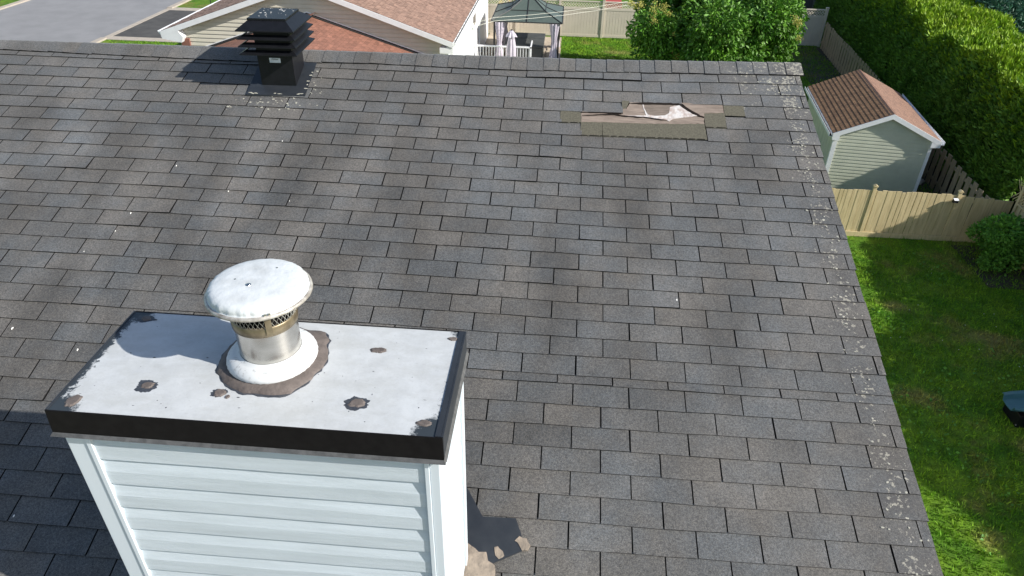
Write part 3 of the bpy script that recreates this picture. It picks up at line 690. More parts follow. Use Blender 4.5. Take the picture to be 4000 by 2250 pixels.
cp_ = MB().lathe([(.177, .319), (.1735, .3215), (.174, .328), (.1725, .336), (.168, .343), (.160, .349), (.147, .353), (.11, .3552), (.05, .3565), (.0, .357)], (FX, FY, .1), 192, fr=crimp)
cpo = cp_.build('rain_cap', 'capwhite', fo, smooth=True)
rim = MB().lathe([(.165, .316), (.172, .306), (.183, .3045), (.1875, .309), (.186, .3165), (.178, .3195)], (FX, FY, .1), 192, fr=lambda k_, a: 1 + .006 * crj[int(a / (2 * PI) * 96) % 96])
rim.lathe([(.168, .312), (.1, .318), (0, .318)], (FX, FY, .1), 64); rim.build('rim', 'rimmetal', cpo, smooth=True)
rv = MB(); rv.lathe([(.012, .0), (.01, .003), (.004, .005), (0, .005)], (FX - .02, FY - .03, .4545), 14); rv.lathe([(.005, 0), (.004, .003), (0, .004)], (FX - .08, FY + .0, .4535), 8); rv.lathe([(.005, 0), (.004, .003), (0, .004)], (FX + .04, FY + .09, .4535), 8)
for da in (-.04, .04): rv.lathe([(.005, 0), (.004, .003), (0, .004)], (FX + .181 * math.cos(-1.05 + da), FY + .181 * math.sin(-1.05 + da), .424), 8)
rv.build('rivet', 'steel', cpo)

# ================================================================== BLACK ROOF VENTILATOR
vent = root('roof_ventilator', (-2.80, -.235, -.08), 'black louvred square roof ventilator just below the ridge', 'roof vent', rotz=math.radians(2.6), local=True)
def vz(z): return z + .08
def roofz(y): return (y - .235) * math.tan(PITCH)      # world roof height at local y
bw = .149
vb = MB()
P = [(-bw, -.168, vz(roofz(-.168))), (bw, -.168, vz(roofz(-.168))), (bw, .13, vz(roofz(.13))), (-bw, .13, vz(roofz(.13))), (-bw, -.168, vz(.37)), (bw, -.168, vz(.37)), (bw, .13, vz(.37)), (-bw, .13, vz(.37))]
vb.hexa(P); body = vb.build('body', 'blackmetal', vent, bevel=.002)
fl = MB(); fx, fy0, fy1 = .253, -.295, .255
fl.hexa([(-fx, fy0, vz(roofz(fy0)) + .002), (fx, fy0, vz(roofz(fy0)) + .002), (fx, fy1, vz(roofz(fy1)) + .002), (-fx, fy1, vz(roofz(fy1)) + .002),
         (-fx, fy0, vz(roofz(fy0)) + .0165), (fx, fy0, vz(roofz(fy0)) + .0165), (fx, fy1, vz(roofz(fy1)) + .0165), (-fx, fy1, vz(roofz(fy1)) + .0165)])
fl.build('base_flange', 'flash', vent)
for zb, tall in ((.371, 1), (.306, 0), (.244, 0), (.182, 0)):
    ox, oy0, oy1 = .239, -.313, .249; ix, iy0, iy1 = (.156, -.218, .154) if tall else (.195, -.262, .2); zt_ = zb + (.062 if tall else .024)
    b = MB(); O = [(-ox, oy0), (ox, oy0), (ox, oy1), (-ox, oy1)]; I = [(-ix, iy0), (ix, iy0), (ix, iy1), (-ix, iy1)]
    vs = [(x, y, vz(zb - .008)) for x, y in O] + [(x, y, vz(zb)) for x, y in O] + [(x, y, vz(zt_)) for x, y in I] + [(x * .985, y * .985, vz(zt_ - .006)) for x, y in I] + [(x * .985, y * .985, vz(zb - .006)) for x, y in O]
    fs = []
    for i in range(4):
        j = (i + 1) % 4; fs += [(i, j, 4 + j, 4 + i), (4 + i, 4 + j, 8 + j, 8 + i), (8 + i, 8 + j, 12 + j, 12 + i), (16 + i, 12 + i, 12 + j, 16 + j), (0 + i, 16 + i, 16 + j, 0 + j)]
    b.add(vs, fs); b.build('hood' if tall else 'louvre', 'blackmetal', vent)
MB().box((-.16, -.222, vz(.432)), (.16, .158, vz(.449))).build('lid', 'blackmetal', vent, bevel=.003)
sp_ = MB(); rs = random.Random(8)
for i in range(26):
    x, y = rs.uniform(-.14, .14), rs.uniform(-.19, .15); r = rs.choice((.002, .003, .004, .007))
    blob(sp_, x, y, 0, r * 1.4, r, z0=vz(.449), n=8, jag=.4, rnd=rs, onroof=False, th=.0008)
sp_.build('droppings', 'droppings', vent, kind='stuff')
st = MB().box((-.048, -.1705, vz(.078)), (.046, -.1685, vz(.118))).build('sticker', 'trim', vent)
def text_on(parent, body_, size, loc, rot, m, name='lettering', ext=.0003, sx=1.):
    cu = bpy.data.curves.new(name, 'FONT'); cu.body = body_; cu.size = size; cu.extrude = ext; cu.align_x = 'CENTER'; cu.align_y = 'CENTER'
    tmp = bpy.data.objects.new('tmp', cu); col.objects.link(tmp); bpy.context.view_layer.update()
    me = bpy.data.meshes.new_from_object(tmp); bpy.data.objects.remove(tmp); me.materials.clear(); me.materials.append(M[m])
    o = bpy.data.objects.new(name, me); col.objects.link(o); o.parent = parent; o.location = loc; o.rotation_euler = rot; o.scale = (sx, 1, 1); ORG[o.name] = Vector(); return o
text_on(st, 'Maximum', .014, (0, -.172, vz(.108)), (PI / 2, 0, 0), 'fascia')
pat = MB(); rs = random.Random(9)
for (x, y) in ((-.2, -.285), (-.17, -.28), (-.01, -.275), (.03, -.28), (.19, -.28), (.21, -.27), (.235, -.1), (.24, -.15), (.235, -.2), (.245, .02), (.24, -.02), (-.22, -.275)):
    blob(pat, x, y, 0, rs.uniform(.006, .02), rs.uniform(.004, .01), z0=0, n=12, jag=.55, rnd=rs, onroof=False, th=.0015)
pat.v = [(x, y, vz(roofz(y)) + .0175 + z) for x, y, z in pat.v]
pat.build('mineral_crust', 'scale', vent, kind='stuff')

# ================================================================== shingled slope helper for the neighbours
def slope(parent, O, U, V, lu, lv, tw, ex, m, medge, maxn, seed, tr=None, visf=None, thick=.008, lam=False):
    """O eave corner, U along the eave, V up the slope (unit vectors, parent-space)"""
    rn = random.Random(seed); O, U, V = Vector(O), Vector(U).normalized(), Vector(V).normalized(); N = U.cross(V)
    if N.z < 0: N = -N
    rows = int(lv / ex) + 1; L = []
    for r in range(rows):
        s_ = -tw * ((r % 2) * .5 + rn.uniform(0, .1)) if not lam else -tw * rn.random()
        while s_ < lu:
            w_ = tw * (rn.choice((.6, .8, 1, 1.3)) if lam else 1)
            a, b = max(0, s_), min(lu, s_ + w_); s_ += w_
            if b - a < .04: continue
            v0, v1 = r * ex, min(lv, (r + 1) * ex + .015)
            if tr and not tr((a + b) / 2, (v0 + v1) / 2): continue
            c = O + U * ((a + b) / 2) + V * ((v0 + v1) / 2); cw = parent.matrix_basis @ c if ORG[parent.name].length < 1e-9 else c
            q = px(cw); L.append((q[2] if q and -40 < q[0] < 4040 and -40 < q[1] < 2290 and (visf is None or visf(q)) else 1e6 + r, a, b, v0, v1))
    L.sort(); rest_ = MB(); cnt = 0
    for (d_, a, b, v0, v1) in L:
        mb = MB() if (cnt < maxn and d_ < 1e5) else rest_
        tn = 1 + rn.gauss(0, .085); h = thick * (rn.choice((.6, 1.6)) if lam else 1); g_ = .004
        T = [O + U * (a + g_) + V * v0 + N * h, O + U * (b - g_) + V * v0 + N * h, O + U * (b - g_) + V * v1 + N * .002, O + U * (a + g_) + V * v1 + N * .002]
        Bt = [p - N * (h if i < 2 else .002) for i, p in enumerate(T)]
        fs = [(0, 1, 2, 3), (0, 4, 5, 1), (1, 5, 6, 2), (3, 7, 4, 0)]
        t4 = [(tn + rn.gauss(0, .05),) * 3 for _ in range(4)]
        mb.add(T + Bt, fs, [0, 1, 1, 1], t4 + t4)
        if mb is not rest_: mb.build('shingle', [m, medge], parent); cnt += 1
    if rest_.v: rest_.build('shingles', [m, medge], parent, kind='stuff')

# ================================================================== NEIGHBOUR'S BUNGALOW
HX0, HX1, HXM, HY0, HY1 = -15.7, -4.5, -10.1, 20.3, 35.2; ZE, ZR = -5.1, -3.2
nb = root('bungalow', (-10.1, 27, ZG), 'neighbouring cream bungalow with red brown shingle gable roof and white fascia', 'house')
wl = MB(); wl.prism([(HX0 + .55, ZG), (HX1 - .25, ZG), (HX1 - .25, ZE - .02), (HXM, ZR - .12), (HX0 + .55, ZE + .05)], 1, HY0 + .3, HY1 - .3)
wl.build('wall', 'cream', nb)
MB().box((HX1 - .252, HY0 + .295, ZG), (HX1 - .235, HY1 - .29, ZE - .03)).build('wall', 'white', nb)
tanp = (ZR - ZE) / (HX1 - HXM)
# gable siding courses (their length follows the rake)
for i in range(34):
    zb = -8.4 + i * .152; zt_ = zb + .152
    if zt_ > ZR - .15: break
    xa = max(HX0 + .56, HXM - (ZR - .13 - zt_) / tanp * 1.); xb = min(HX1 - .26, HXM + (ZR - .13 - zt_) / tanp)
    if xb - xa < .3: break
    y = HY0 + .3
    b = MB().add([(xa, y, zt_), (xb, y, zt_), (xb, y - .02, zt_ - .06), (xa, y - .02, zt_ - .06), (xb, y - .034, zb + .0), (xa, y - .034, zb + .0), (xb, y, zb + .002), (xa, y, zb + .002)],
                 [(0, 1, 2, 3), (3, 2, 4, 5), (5, 4, 6, 7), (0, 3, 5, 7), (1, 6, 4, 2)])
    b.build('siding_panel', 'cream', nb)
rf = MB()
for sx, xe in ((1, HX1), (-1, HX0)):
    rf.hexa([Vector((xe, HY0, ZE - .02)), Vector((HXM, HY0, ZR - .02)), Vector((HXM, HY1, ZR - .02)), Vector((xe, HY1, ZE - .02)), Vector((xe, HY0, ZE)), Vector((HXM, HY0, ZR)), Vector((HXM, HY1, ZR)), Vector((xe, HY1, ZE))])
nrf = rf.build('roof', 'nedge', nb)
sl_ = math.hypot(HX1 - HXM, ZR - ZE)
slope(nrf, (HX1, HY0, ZE), (0, 1, 0), (HXM - HX1, 0, ZR - ZE), HY1 - HY0, sl_, .31, .15, 'nroof', 'nedge', 290, 4, lam=True, visf=lambda q: q[1] < 230)
slope(nrf, (HX0, HY0, ZE), (0, 1, 0), (HXM - HX0, 0, ZR - ZE), HY1 - HY0, sl_, .31, .15, 'nroof', 'nedge', 0, 6, lam=True)
for xe, sg in ((HX1, 1), (HX0, -1)):       # rake fascia boards, eave fascia, gutter, eave returns
    MB().hexa([Vector((xe, HY0 - .03, ZE - .2)), Vector((HXM, HY0 - .03, ZR - .2)), Vector((HXM, HY0 - .002, ZR - .2)), Vector((xe, HY0 - .002, ZE - .2)),
               Vector((xe, HY0 - .03, ZE - .004)), Vector((HXM, HY0 - .03, ZR - .004)), Vector((HXM, HY0 - .002, ZR - .004)), Vector((xe, HY0 - .002, ZE - .004))]).build('rake_fascia', 'white', nb)
    MB().hexa([Vector((xe, HY0, ZE - .21)), Vector((HXM, HY0, ZR - .21)), Vector((HXM, HY0 + .3, ZR - .21)), Vector((xe, HY0 + .3, ZE - .21)),
               Vector((xe, HY0, ZE - .19)), Vector((HXM, HY0, ZR - .19)), Vector((HXM, HY0 + .3, ZR - .19)), Vector((xe, HY0 + .3, ZE - .19))]).build('soffit', 'white', nb)
x = HX1
MB().box((x - .25, HY0, ZE - .2), (x - .01, HY1, ZE - .17)).build('soffit', 'white', nb)
gt = MB(); gt.box((x + .002, HY0, ZE - .12), (x + .012, HY1, ZE - .01)); gt.box((x + .012, HY0, ZE - .12), (x + .1, HY1, ZE - .11)); gt.box((x + .1, HY0, ZE - .12), (x + .112, HY1, ZE - .005)); gt.box((x + .002, HY0 - .008, ZE - .12), (x + .112, HY0 - .0005, ZE - .005))
gto = gt.build('gutter', 'white', nb)
for i in range(24): MB().box((x + .003, HY0 + .3 + i * .6, ZE - .012), (x + .111, HY0 + .33 + i * .6, ZE + .0)).build('gutter_strap', 'steel', gto)
MB().box((x + .013, HY0 + .01, ZE - .108), (x + .099, HY1, ZE - .1)).build('gutter_bed', 'oldwood', gto)
MB().box((HX1 - .5, HY0 + .0, ZE - .42), (HX1 - .002, HY0 + .29, ZE - .215)).build('eave_return', 'white', nb)
MB().prism([(HX0 - .02, ZE - .02), (HX0 + .02, ZE - .28), (HX0 + .75, ZE - .4), (HX0 + .85, ZE - .2), (HX0 + .7, ZE + .03)], 1, HY0 - .028, HY0 + .6).build('eave_return', 'white', nb)
MB().prism([(HX0 - .12, ZE), (HX0 - .02, ZE - .16), (HX0 + .0, ZE - .02)], 1, HY0, HY1).build('gutter', 'white', nb)
MB().box((HX0 + .62, HY0 + .2, ZG), (HX0 + .95, HY0 + .6, ZE - .3)).build('brick_pier', 'brick', nb)
MB().box((HX1 - .43, HY0 + .26, ZG), (HX1 - .25, HY0 + .4, ZE - .4)).build('corner_trim', 'white', nb)
MB().box((HX1 - .248, 27.95, -6.45), (HX1 - .215, 29.15, -5.85)).build('window_frame', 'white', nb)
MB().box((HX1 - .22, 28.05, -6.38), (HX1 - .208, 29.05, -5.92)).build('window_pane', 'glassdark', nb)
for yy in (22.5, 26.2, 30.5): MB().box((HX1 - .235, yy, ZG), (HX1 - .17, yy + .09, ZE - .2)).build('downspout', 'white', nb)
MB().box((HX1 - .235, 25.0, -7.0), (HX1 - .1, 25.4, -6.3)).build('meter_box', 'white', nb)
v1 = MB(); v1.tube([(HX1 - .24, 26.9, -6.0), (HX1 - .1, 26.9, -6.0), (HX1 - .08, 26.9, -6.2)], .07, 12); v1.build('dryer_vent', 'white', nb, smooth=True)
# lattice screen leaning in shade at the far corner of the bungalow's side wall is plain siding here
# garage wing with its own low gable
GX0, GX1, GXM, GZR = -14.2, -5.4, -10.0, -4.38
gz = lambda x: GZR - abs(x - GXM) * (.31 if x > GXM else .337)
gr = MB()
for xe in (GX0, GX1):
    gr.hexa([Vector((xe, 13.4, gz(xe) - .02)), Vector((GXM, 13.4, GZR - .02)), Vector((GXM, 20.54, GZR - .02)), Vector((xe, 20.54, gz(xe) - .02)), Vector((xe, 13.4, gz(xe))), Vector((GXM, 13.4, GZR)), Vector((GXM, 20.54, GZR)), Vector((xe, 20.54, gz(xe)))])
gro = gr.build('wing_roof', 'nedge', nb)
gl = math.hypot(GX1 - GXM, GZR - gz(GX1))
slope(gro, (GX1, 13.4, gz(GX1)), (0, 1, 0), (GXM - GX1, 0, GZR - gz(GX1)), 7.14, gl, .305, .15, 'groof', 'nedge', 290, 14, visf=lambda q: q[1] < 240)
slope(gro, (GX0, 13.4, gz(GX0)), (0, 1, 0), (GXM - GX0, 0, GZR - gz(GX0)), 7.14, gl, .305, .15, 'groof', 'nedge', 0, 15)
MB().prism([(GX0 + .3, ZG), (GX1 - .3, ZG), (GX1 - .3, gz(GX1 - .3) - .1), (GXM, GZR - .1), (GX0 + .3, gz(GX0 + .3) - .1)], 1, 13.8, 20.5).build('wing_wall', 'cream', nb)
for xe in (GX0, GX1):
    MB().hexa([Vector((xe, 20.49, gz(xe) + .002)), Vector((GXM, 20.49, GZR + .002)), Vector((GXM, 20.575, GZR + .002)), Vector((xe, 20.575, gz(xe) + .002)), Vector((xe, 20.49, gz(xe) + .035)), Vector((GXM, 20.49, GZR + .035)), Vector((GXM, 20.575, GZR + .09)), Vector((xe, 20.575, gz(xe) + .09))]).build('step_flashing', 'darkframe', nb)
    MB().hexa([Vector((xe, 20.545, gz(xe) + .09)), Vector((GXM, 20.545, GZR + .09)), Vector((GXM, 20.57, GZR + .09)), Vector((xe, 20.57, gz(xe) + .09)), Vector((xe, 20.545, gz(xe) + .125)), Vector((GXM, 20.545, GZR + .125)), Vector((GXM, 20.57, GZR + .125)), Vector((xe, 20.57, gz(xe) + .125))]).build('wall_trim', 'white', nb)

# pole of the garden bracket beside the driveway
b = MB(); b.tube([(-16.6, 26.6, ZG), (-16.6, 26.6, -5.15), (-16.55, 26.6, -5.0), (-16.4, 26.6, -4.95), (-16.25, 26.6, -5.05)], .02, 6); tag(b.build('garden_hook', 'darkframe'), 'thin dark shepherd hook standing beside the driveway behind the left eave', 'garden hook')

# ================================================================== BACK YARD
# railing
rl = root('deck_railing', (-3.45, 28.4, -8.4), 'white deck railing beside the bungalow in front of the gazebo', 'railing')
MB().box((-5.0, 28.36, -7.34), (-1.93, 28.46, -7.28)).build('top_rail', 'white', rl); MB().box((-4.95, 28.385, -8.3), (-1.98, 28.435, -8.24)).build('bottom_rail', 'white', rl)
for i in range(21):
    xx = -4.85 + i * .139; MB().box((xx, 28.392, -8.24), (xx + .032, 28.424, -7.34)).build('baluster', 'white', rl)
for xx in (-4.98, -2.02): MB().box((xx, 28.36, -8.48), (xx + .09, 28.45, -7.25)).build('post', 'white', rl)
MB().box((-2.0, 28.46, -7.33), (-1.94, 29.6, -7.27)).build('side_rail', 'white', rl)
dk = MB().box((-4.73, 26.6, ZG + .021), (-1.95, 28.45, ZG + .12)).build('deck', 'oldwood'); tag(dk, 'low weathered wooden deck behind the white railing', 'deck')
# gazebo
gz0, gz1, gy0, gy1, ze = -4.02, -.52, 29.45, 33.3, -6.4
gzb = root('gazebo', (-2.27, 31.4, ZG), 'gazebo with grey green two pitch canopy and dark posts by the beige fence', 'gazebo')
cxm, cym, zap = (gz0 + gz1) / 2, (gy0 + gy1) / 2, -5.42
cor = [Vector((gz0, gy0, ze)), Vector((gz1, gy0, ze)), Vector((gz1, gy1, ze)), Vector((gz0, gy1, ze))]; ap = Vector((cxm, cym, zap))
midc = [c.lerp(Vector((cxm, cym, ze)), .5) + Vector((0, 0, .34)) for c in cor]
for i in range(4):
    j = (i + 1) % 4; dn = Vector((0, 0, -.02))
    for A_ in ((cor[i], cor[j], midc[j], midc[i]), (midc[i], midc[j], ap)):
        b = MB(); n = len(A_); b.add(list(A_) + [p + dn for p in A_], [tuple(range(n)), tuple(range(n, 2 * n))[::-1]] + [(k, n + k, n + (k + 1) % n, (k + 1) % n) for k in range(n)]); b.build('canopy_panel', 'canopy', gzb)
for i in range(4):
    j = (i + 1) % 4; up = Vector((0, 0, .015))
    for a, b_ in ((cor[i], cor[j]), (cor[i], midc[i]), (midc[i], ap), (midc[i], midc[j]), ((cor[i] + cor[j]) / 2, (midc[i] + midc[j]) / 2), ((midc[i] + midc[j]) / 2, ap)):
        MB().tube([a + up, b_ + up], .022, 5).build('frame_bar', 'darkframe', gzb)
for c in cor:
    xx = c.x + (.16 if c.x < cxm else -.16); yy = c.y + (.16 if c.y < cym else -.16)
    MB().box((xx - .045, yy - .045, ZG), (xx + .045, yy + .045, ze + .02)).build('post', 'darkframe', gzb)
def drape(mb, cx, cy, z0, z1, prof, folds, seed, n=72):
    rn = random.Random(seed); ph = rn.random() * 6
    mb.lathe([(r, z0 + (z1 - z0) * t_) for t_, r in prof], (cx, cy, 0), n, fr=lambda k_, a: 1 + .24 * math.sin(a * folds + ph + .3 * k_ * .3) + .1 * math.sin(a * (folds * 2 + 3) + ph * 2))
cprof = [(0, .2), (.15, .18), (.35, .13), (.45, .1), (.5, .09), (.55, .11), (.7, .15), (.85, .19), (1, .22)]
for k_, (dx, dy, lab) in enumerate(((.33, .2, 'pale lavender curtain tied at the front left gazebo post'), (-.3, .2, 'pale lavender curtain tied at the front right gazebo post beside the lawn'), (-.28, -.35, 'pale curtain on the rear right gazebo post'), (.33, -.35, 'pale curtain on the rear left gazebo post by the bungalow'))):
    c = cor[k_]; b = MB(); drape(b, c.x + dx * 1.25, c.y + dy, ZG + .1, ze - .02, cprof, 9, 30 + k_); o = b.build('curtain', 'cloth', smooth=True); tag(o, lab, 'curtain', 'gazebo curtains')
# hot tub
tb = root('hot_tub', (-2.4, 31.1, ZG), 'covered hot tub with folded grey green lid under the gazebo', 'hot tub')
MB().box((-3.32, 29.85, ZG), (-1.45, 32.35, -7.68)).build('tub_cabinet', 'tub', tb, bevel=.05)
MB().box((-3.38, 29.8, -7.68), (-1.4, 31.28, -7.6)).build('lid_half', 'tub', tb, bevel=.02); MB().box((-3.38, 31.31, -7.68), (-1.4, 32.4, -7.59)).build('lid_half', 'tub', tb, bevel=.02)
# closed parasol
um = root('parasol', (-2.89, 28.0, ZG), 'closed pale lavender parasol with skirted top standing before the white railing', 'parasol')
MB().tube([(-2.89, 28, ZG), (-2.89, 28, -6.38)], .02, 8).build('pole', 'darkframe', um)
b = MB(); drape(b, -2.89, 28, -8.1, -6.62, [(0, .14), (.03, .09), (.06, .15), (.3, .19), (.6, .18), (.85, .13), (1, .1)], 8, 3); b.build('folded_canopy', 'cloth', um, smooth=True)
b = MB(); drape(b, -2.89, 28, -6.72, -6.44, [(0, .23), (.3, .19), (.7, .11), (.95, .06), (1, .01)], 8, 5); b.build('top_skirt', 'cloth', um, smooth=True)
MB().lathe([(.05, 0), (.05, .03), (.0, .05)], (-2.89, 28, -6.44), 10).build('finial', 'darkframe', um)
# clothes line
for (za, zb, lab) in ((-5.889, -5.956, 'upper white clothesline wire stretched from the bungalow to the tree'), (-6.044, -6.145, 'lower white clothesline wire stretched from the bungalow to the tree')):
    pts = [Vector((-4.74, 27.0, za - .12)), Vector((-3.7, 28, za))] + [Vector((-3.7 + 6.5 * t_, 28 + 5 * t_, za + (zb - za) * t_ - .12 * math.sin(PI * t_))) for t_ in (.25, .5, .75, 1)]
    tag(MB().tube(pts, .007, 5).build('clothesline', 'wireline'), lab, 'clothesline', 'clothesline wires')

# beige vinyl fence along the back
vf = root('vinyl_fence', (5, 35.6, ZG), 'tall beige vinyl privacy fence with lattice top along the back lawn', 'fence')
fy = 35.6; xs = [-8.05 + 2.44 * i for i in range(10)]
for i, xx in enumerate(xs):
    MB().box((xx - .065, fy - .065, ZG), (xx + .065, fy + .065, -6.45)).build('post', 'vinylfence', vf); MB().box((xx - .08, fy - .08, -6.45), (xx + .08, fy + .08, -6.42)).build('post_cap', 'vinylfence', vf)
    if i == len(xs) - 1: break
    xa, xb = xx + .066, xs[i + 1] - .066
    MB().box((xa, fy - .03, -6.58), (xb, fy + .03, -6.52)).build('top_rail', 'vinylfence', vf); MB().box((xa, fy - .03, -7.0), (xb, fy + .03, -6.88)).build('mid_rail', 'vinylfence', vf); MB().box((xa, fy - .03, ZG + .03), (xb, fy + .03, ZG + .17)).build('bottom_rail', 'vinylfence', vf)
    nb_ = 14; wv = (xb - xa) / nb_
    for k_ in range(nb_): MB().box((xa + k_ * wv + .009, fy - .015, ZG + .17), (xa + (k_ + 1) * wv - .009, fy + .015, -7.0)).build('plank', 'vinylfence', vf)
    MB().box((xa, fy + .0, ZG + .1), (xb, fy + .008, -6.95)).build('backing', 'vinylfence', vf)
    lt = MB(); h_ = .3; s_ = xa - h_
    while s_ < xb:
        for sg in (1, -1):
            a_ = max(s_, xa); b_ = min(s_ + h_, xb)
            if b_ - a_ > .02:
                za_ = (a_ - s_); zb_ = (b_ - s_)
                if sg < 0: za_, zb_ = h_ - za_, h_ - zb_
                lt.hexa([(a_, fy - .004 * sg - .004, -6.88 + za_ - .028), (b_, fy - .004 * sg - .004, -6.88 + zb_ - .028), (b_, fy - .004 * sg + .003, -6.88 + zb_ - .028), (a_, fy - .004 * sg + .003, -6.88 + za_ - .028),
                         (a_, fy - .004 * sg - .004, -6.88 + za_ + .028), (b_, fy - .004 * sg - .004, -6.88 + zb_ + .028), (b_, fy - .004 * sg + .003, -6.88 + zb_ + .028), (a_, fy - .004 * sg + .003, -6.88 + za_ + .028)])
        s_ += .15
    lt.build('lattice', 'vinylfence', vf)
# things beyond it
hb = root('grey_house', (13, 43, ZG), 'blue grey sided house behind the beige fence right of the tree', 'house')
MB().box((8, 42, ZG), (17.5, 50, -6.0)).build('wall', 'grey_siding', hb)
for i in range(16): MB().hexa([(8, 41.985, -8.3 + i * .15), (17.5, 41.985, -8.3 + i * .15), (17.5, 42, -8.3 + i * .15), (8, 42, -8.3 + i * .15), (8, 41.999, -8.17 + i * .15), (17.5, 41.999, -8.17 + i * .15), (17.5, 42, -8.17 + i * .15), (8, 42, -8.17 + i * .15)]).build('siding_panel', 'grey_siding', hb)
MB().box((14.1, 41.4, ZG), (14.9, 41.98, -6.9)).build('chimney_breast', 'lip', hb)
NR2 = np.random.RandomState(4)
P_ = np.c_[NR2.uniform(-4.4, -2.0, 900), NR2.uniform(36.6, 37.6, 900), NR2.uniform(-8.3, -6.9, 900)]
tag(cloud('flowering_shrub', P_, NR2.normal(size=(900, 3)), np.full(900, .14), np.full(900, .09), 'yellow'), 'yellow flowering shrub peeking over the beige fence behind the gazebo', 'shrub')
tag(MB().box((1.9, 38.5, ZG), (2.9, 39.2, -7.1)).build('garden_bench', 'redcloth', bevel=.03), 'dark red garden chest beyond the beige fence', 'chest')

# ---- shed
sh = root('garden_shed', (10.09, 16.0, ZG), 'small sage green garden shed with brown shingle gable roof beside the hedge', 'shed', rotz=math.radians(-5.9), local=True)
ez, az, hw, dl = 2.1, 2.86, 1.64, 4.9          # local eave / apex height, half width, length
MB().prism([(-1.5, 0), (1.42, 0), (1.42, ez - .02), (0, az - .09), (-1.5, ez + .0)], 1, .11, dl - .1).build('wall', 'green_vinyl', sh)
for i in range(24):
    zb = .06 + i * .1165; zt_ = zb + .1165
    if zt_ > az - .12: break
    xl = -min(1.42, max(0, (az - .1 - zt_)) * hw / (az - ez)); xr = min(1.36, max(0, (az - .1 - zt_)) * hw / (az - ez))
    if xr - xl < .2: break
    MB().add([(xl, .11, zt_), (xr, .11, zt_), (xr, .1, zt_ - .05), (xl, .1, zt_ - .05), (xr, .094, zb), (xl, .094, zb), (xr, .11, zb + .002), (xl, .11, zb + .002)], [(0, 1, 2, 3), (3, 2, 4, 5), (5, 4, 6, 7), (0, 3, 5, 7), (1, 6, 4, 2)]).build('siding_panel', 'green_vinyl', sh)
for i in range(13):      # upright panels on the left wall
    MB().box((-1.515, .2 + i * .36, .05), (-1.5, .545 + i * .36, ez - .05)).build('wall_panel', 'green_vinyl', sh)
MB().box((-1.56, .07, 0), (-1.425, .15, ez + .02)).build('corner_trim', 'white', sh); MB().box((1.365, .07, 0), (1.46, .2, ez + .08)).build('corner_trim', 'white', sh)
srf = MB()
for xe in (-hw, hw):
    srf.hexa([Vector((xe, 0, ez - .02)), Vector((0, 0, az - .02)), Vector((0, dl, az - .02)), Vector((xe, dl, ez - .02)), Vector((xe, 0, ez)), Vector((0, 0, az)), Vector((0, dl, az)), Vector((xe, dl, ez))])
    MB().hexa([Vector((xe, -.03, ez - .15)), Vector((0, -.03, az - .15)), Vector((0, -.002, az - .15)), Vector((xe, -.002, ez - .15)), Vector((xe, -.03, ez + .004)), Vector((0, -.03, az + .004)), Vector((0, -.002, az + .004)), Vector((xe, -.002, ez + .004))]).build('rake_fascia', 'white', sh)
sro = srf.build('roof', 'nedge', sh)
bpy.context.view_layer.update()
ssl = math.hypot(hw, az - ez)
slope(sro, (-hw, 0, ez), (0, 1, 0), (hw, 0, az - ez), dl, ssl, .205, .142, 'sroof', 'nedge', 290, 40, thick=.014)
slope(sro, (hw, 0, ez), (0, 1, 0), (-hw, 0, az - ez), dl, ssl, .205, .142, 'sroofr', 'nedge', 0, 41, thick=.004)
for i in range(30):
    y0_ = i * dl / 30; y1_ = (i + 1) * dl / 30 + .01
    MB().add([(-.14, y0_, az - .057), (0, y0_, az + .02), (.14, y0_, az - .055), (.14, y1_, az - .062), (0, y1_, az + .012), (-.14, y1_, az - .064), (-.14, y0_, az - .07), (0, y0_, az), (.14, y0_, az - .07)], [(0, 1, 4, 5), (1, 2, 3, 4), (0, 6, 7, 1), (1, 7, 8, 2)]).build('ridge_shingle', 'sroofr', sro)
for xe, sg in ((-hw, -1), (hw, 1)):
    gg = MB(); a_ = [xe + sg * .004, xe + sg * .015]; gg.box((min(a_), 0, ez - .11), (max(a_), dl, ez - .01)); a_ = [xe + sg * .015, xe + sg * .1]; gg.box((min(a_), 0, ez - .11), (max(a_), dl, ez - .1)); a_ = [xe + sg * .1, xe + sg * .11]; gg.box((min(a_), 0, ez - .11), (max(a_), dl, ez - .01))
    gg.build('gutter', 'white', sh)
MB().box((-hw - .095, .02, ez - .099), (-hw - .02, dl - .02, ez - .08)).build('gutter_bed', 'crack', sh)
MB().prism([(-hw + .0, ez - .15), (-hw + .02, ez - .22), (-1.42, ez - .22), (-1.42, ez - .04)], 1, -.029, .1).build('eave_return', 'white', sh)
MB().prism([(hw, ez - .15), (hw - .0, ez - .2), (1.36, ez - .22), (1.36, ez - .03)], 1, -.029, .1).build('eave_return', 'white', sh)

# ---- treated board fence, nearer
bf = root('board_fence', (10, 13.2, ZG), 'pale treated wood board fence crossing the yard below the shed', 'fence')
rn = random.Random(12); x = 1.6; i = 0
while x < 12.82:
    w_ = rn.choice((.138, .14, .1, .142)); z = -6.99 - max(0, x - 11.0) * .07 + rn.uniform(-.018, .018); yy = 13.2 - (.005 if i % 2 else 0) + rn.uniform(-.002, .002)
    lean = rn.gauss(0, .006)
    MB().hexa([(x, yy, ZG + .16), (x + w_, yy, ZG + .16), (x + w_, yy + .019, ZG + .16), (x, yy + .019, ZG + .16), (x + lean, yy, z), (x + w_ + lean, yy, z), (x + w_ + lean, yy + .019, z), (x + lean, yy + .019, z)]).build('fence_board', 'cedar', bf)
    x += w_ + .008; i += 1
    if rn.random() < .12: x += .012
MB().box((1.6, 13.16, ZG), (12.85, 13.2, ZG + .155)).build('kick_board', 'cedar', bf)
for zz in (-8.1, -7.25): MB().box((1.6, 13.222, zz), (12.85, 13.26, zz + .09)).build('rail', 'cedar', bf)
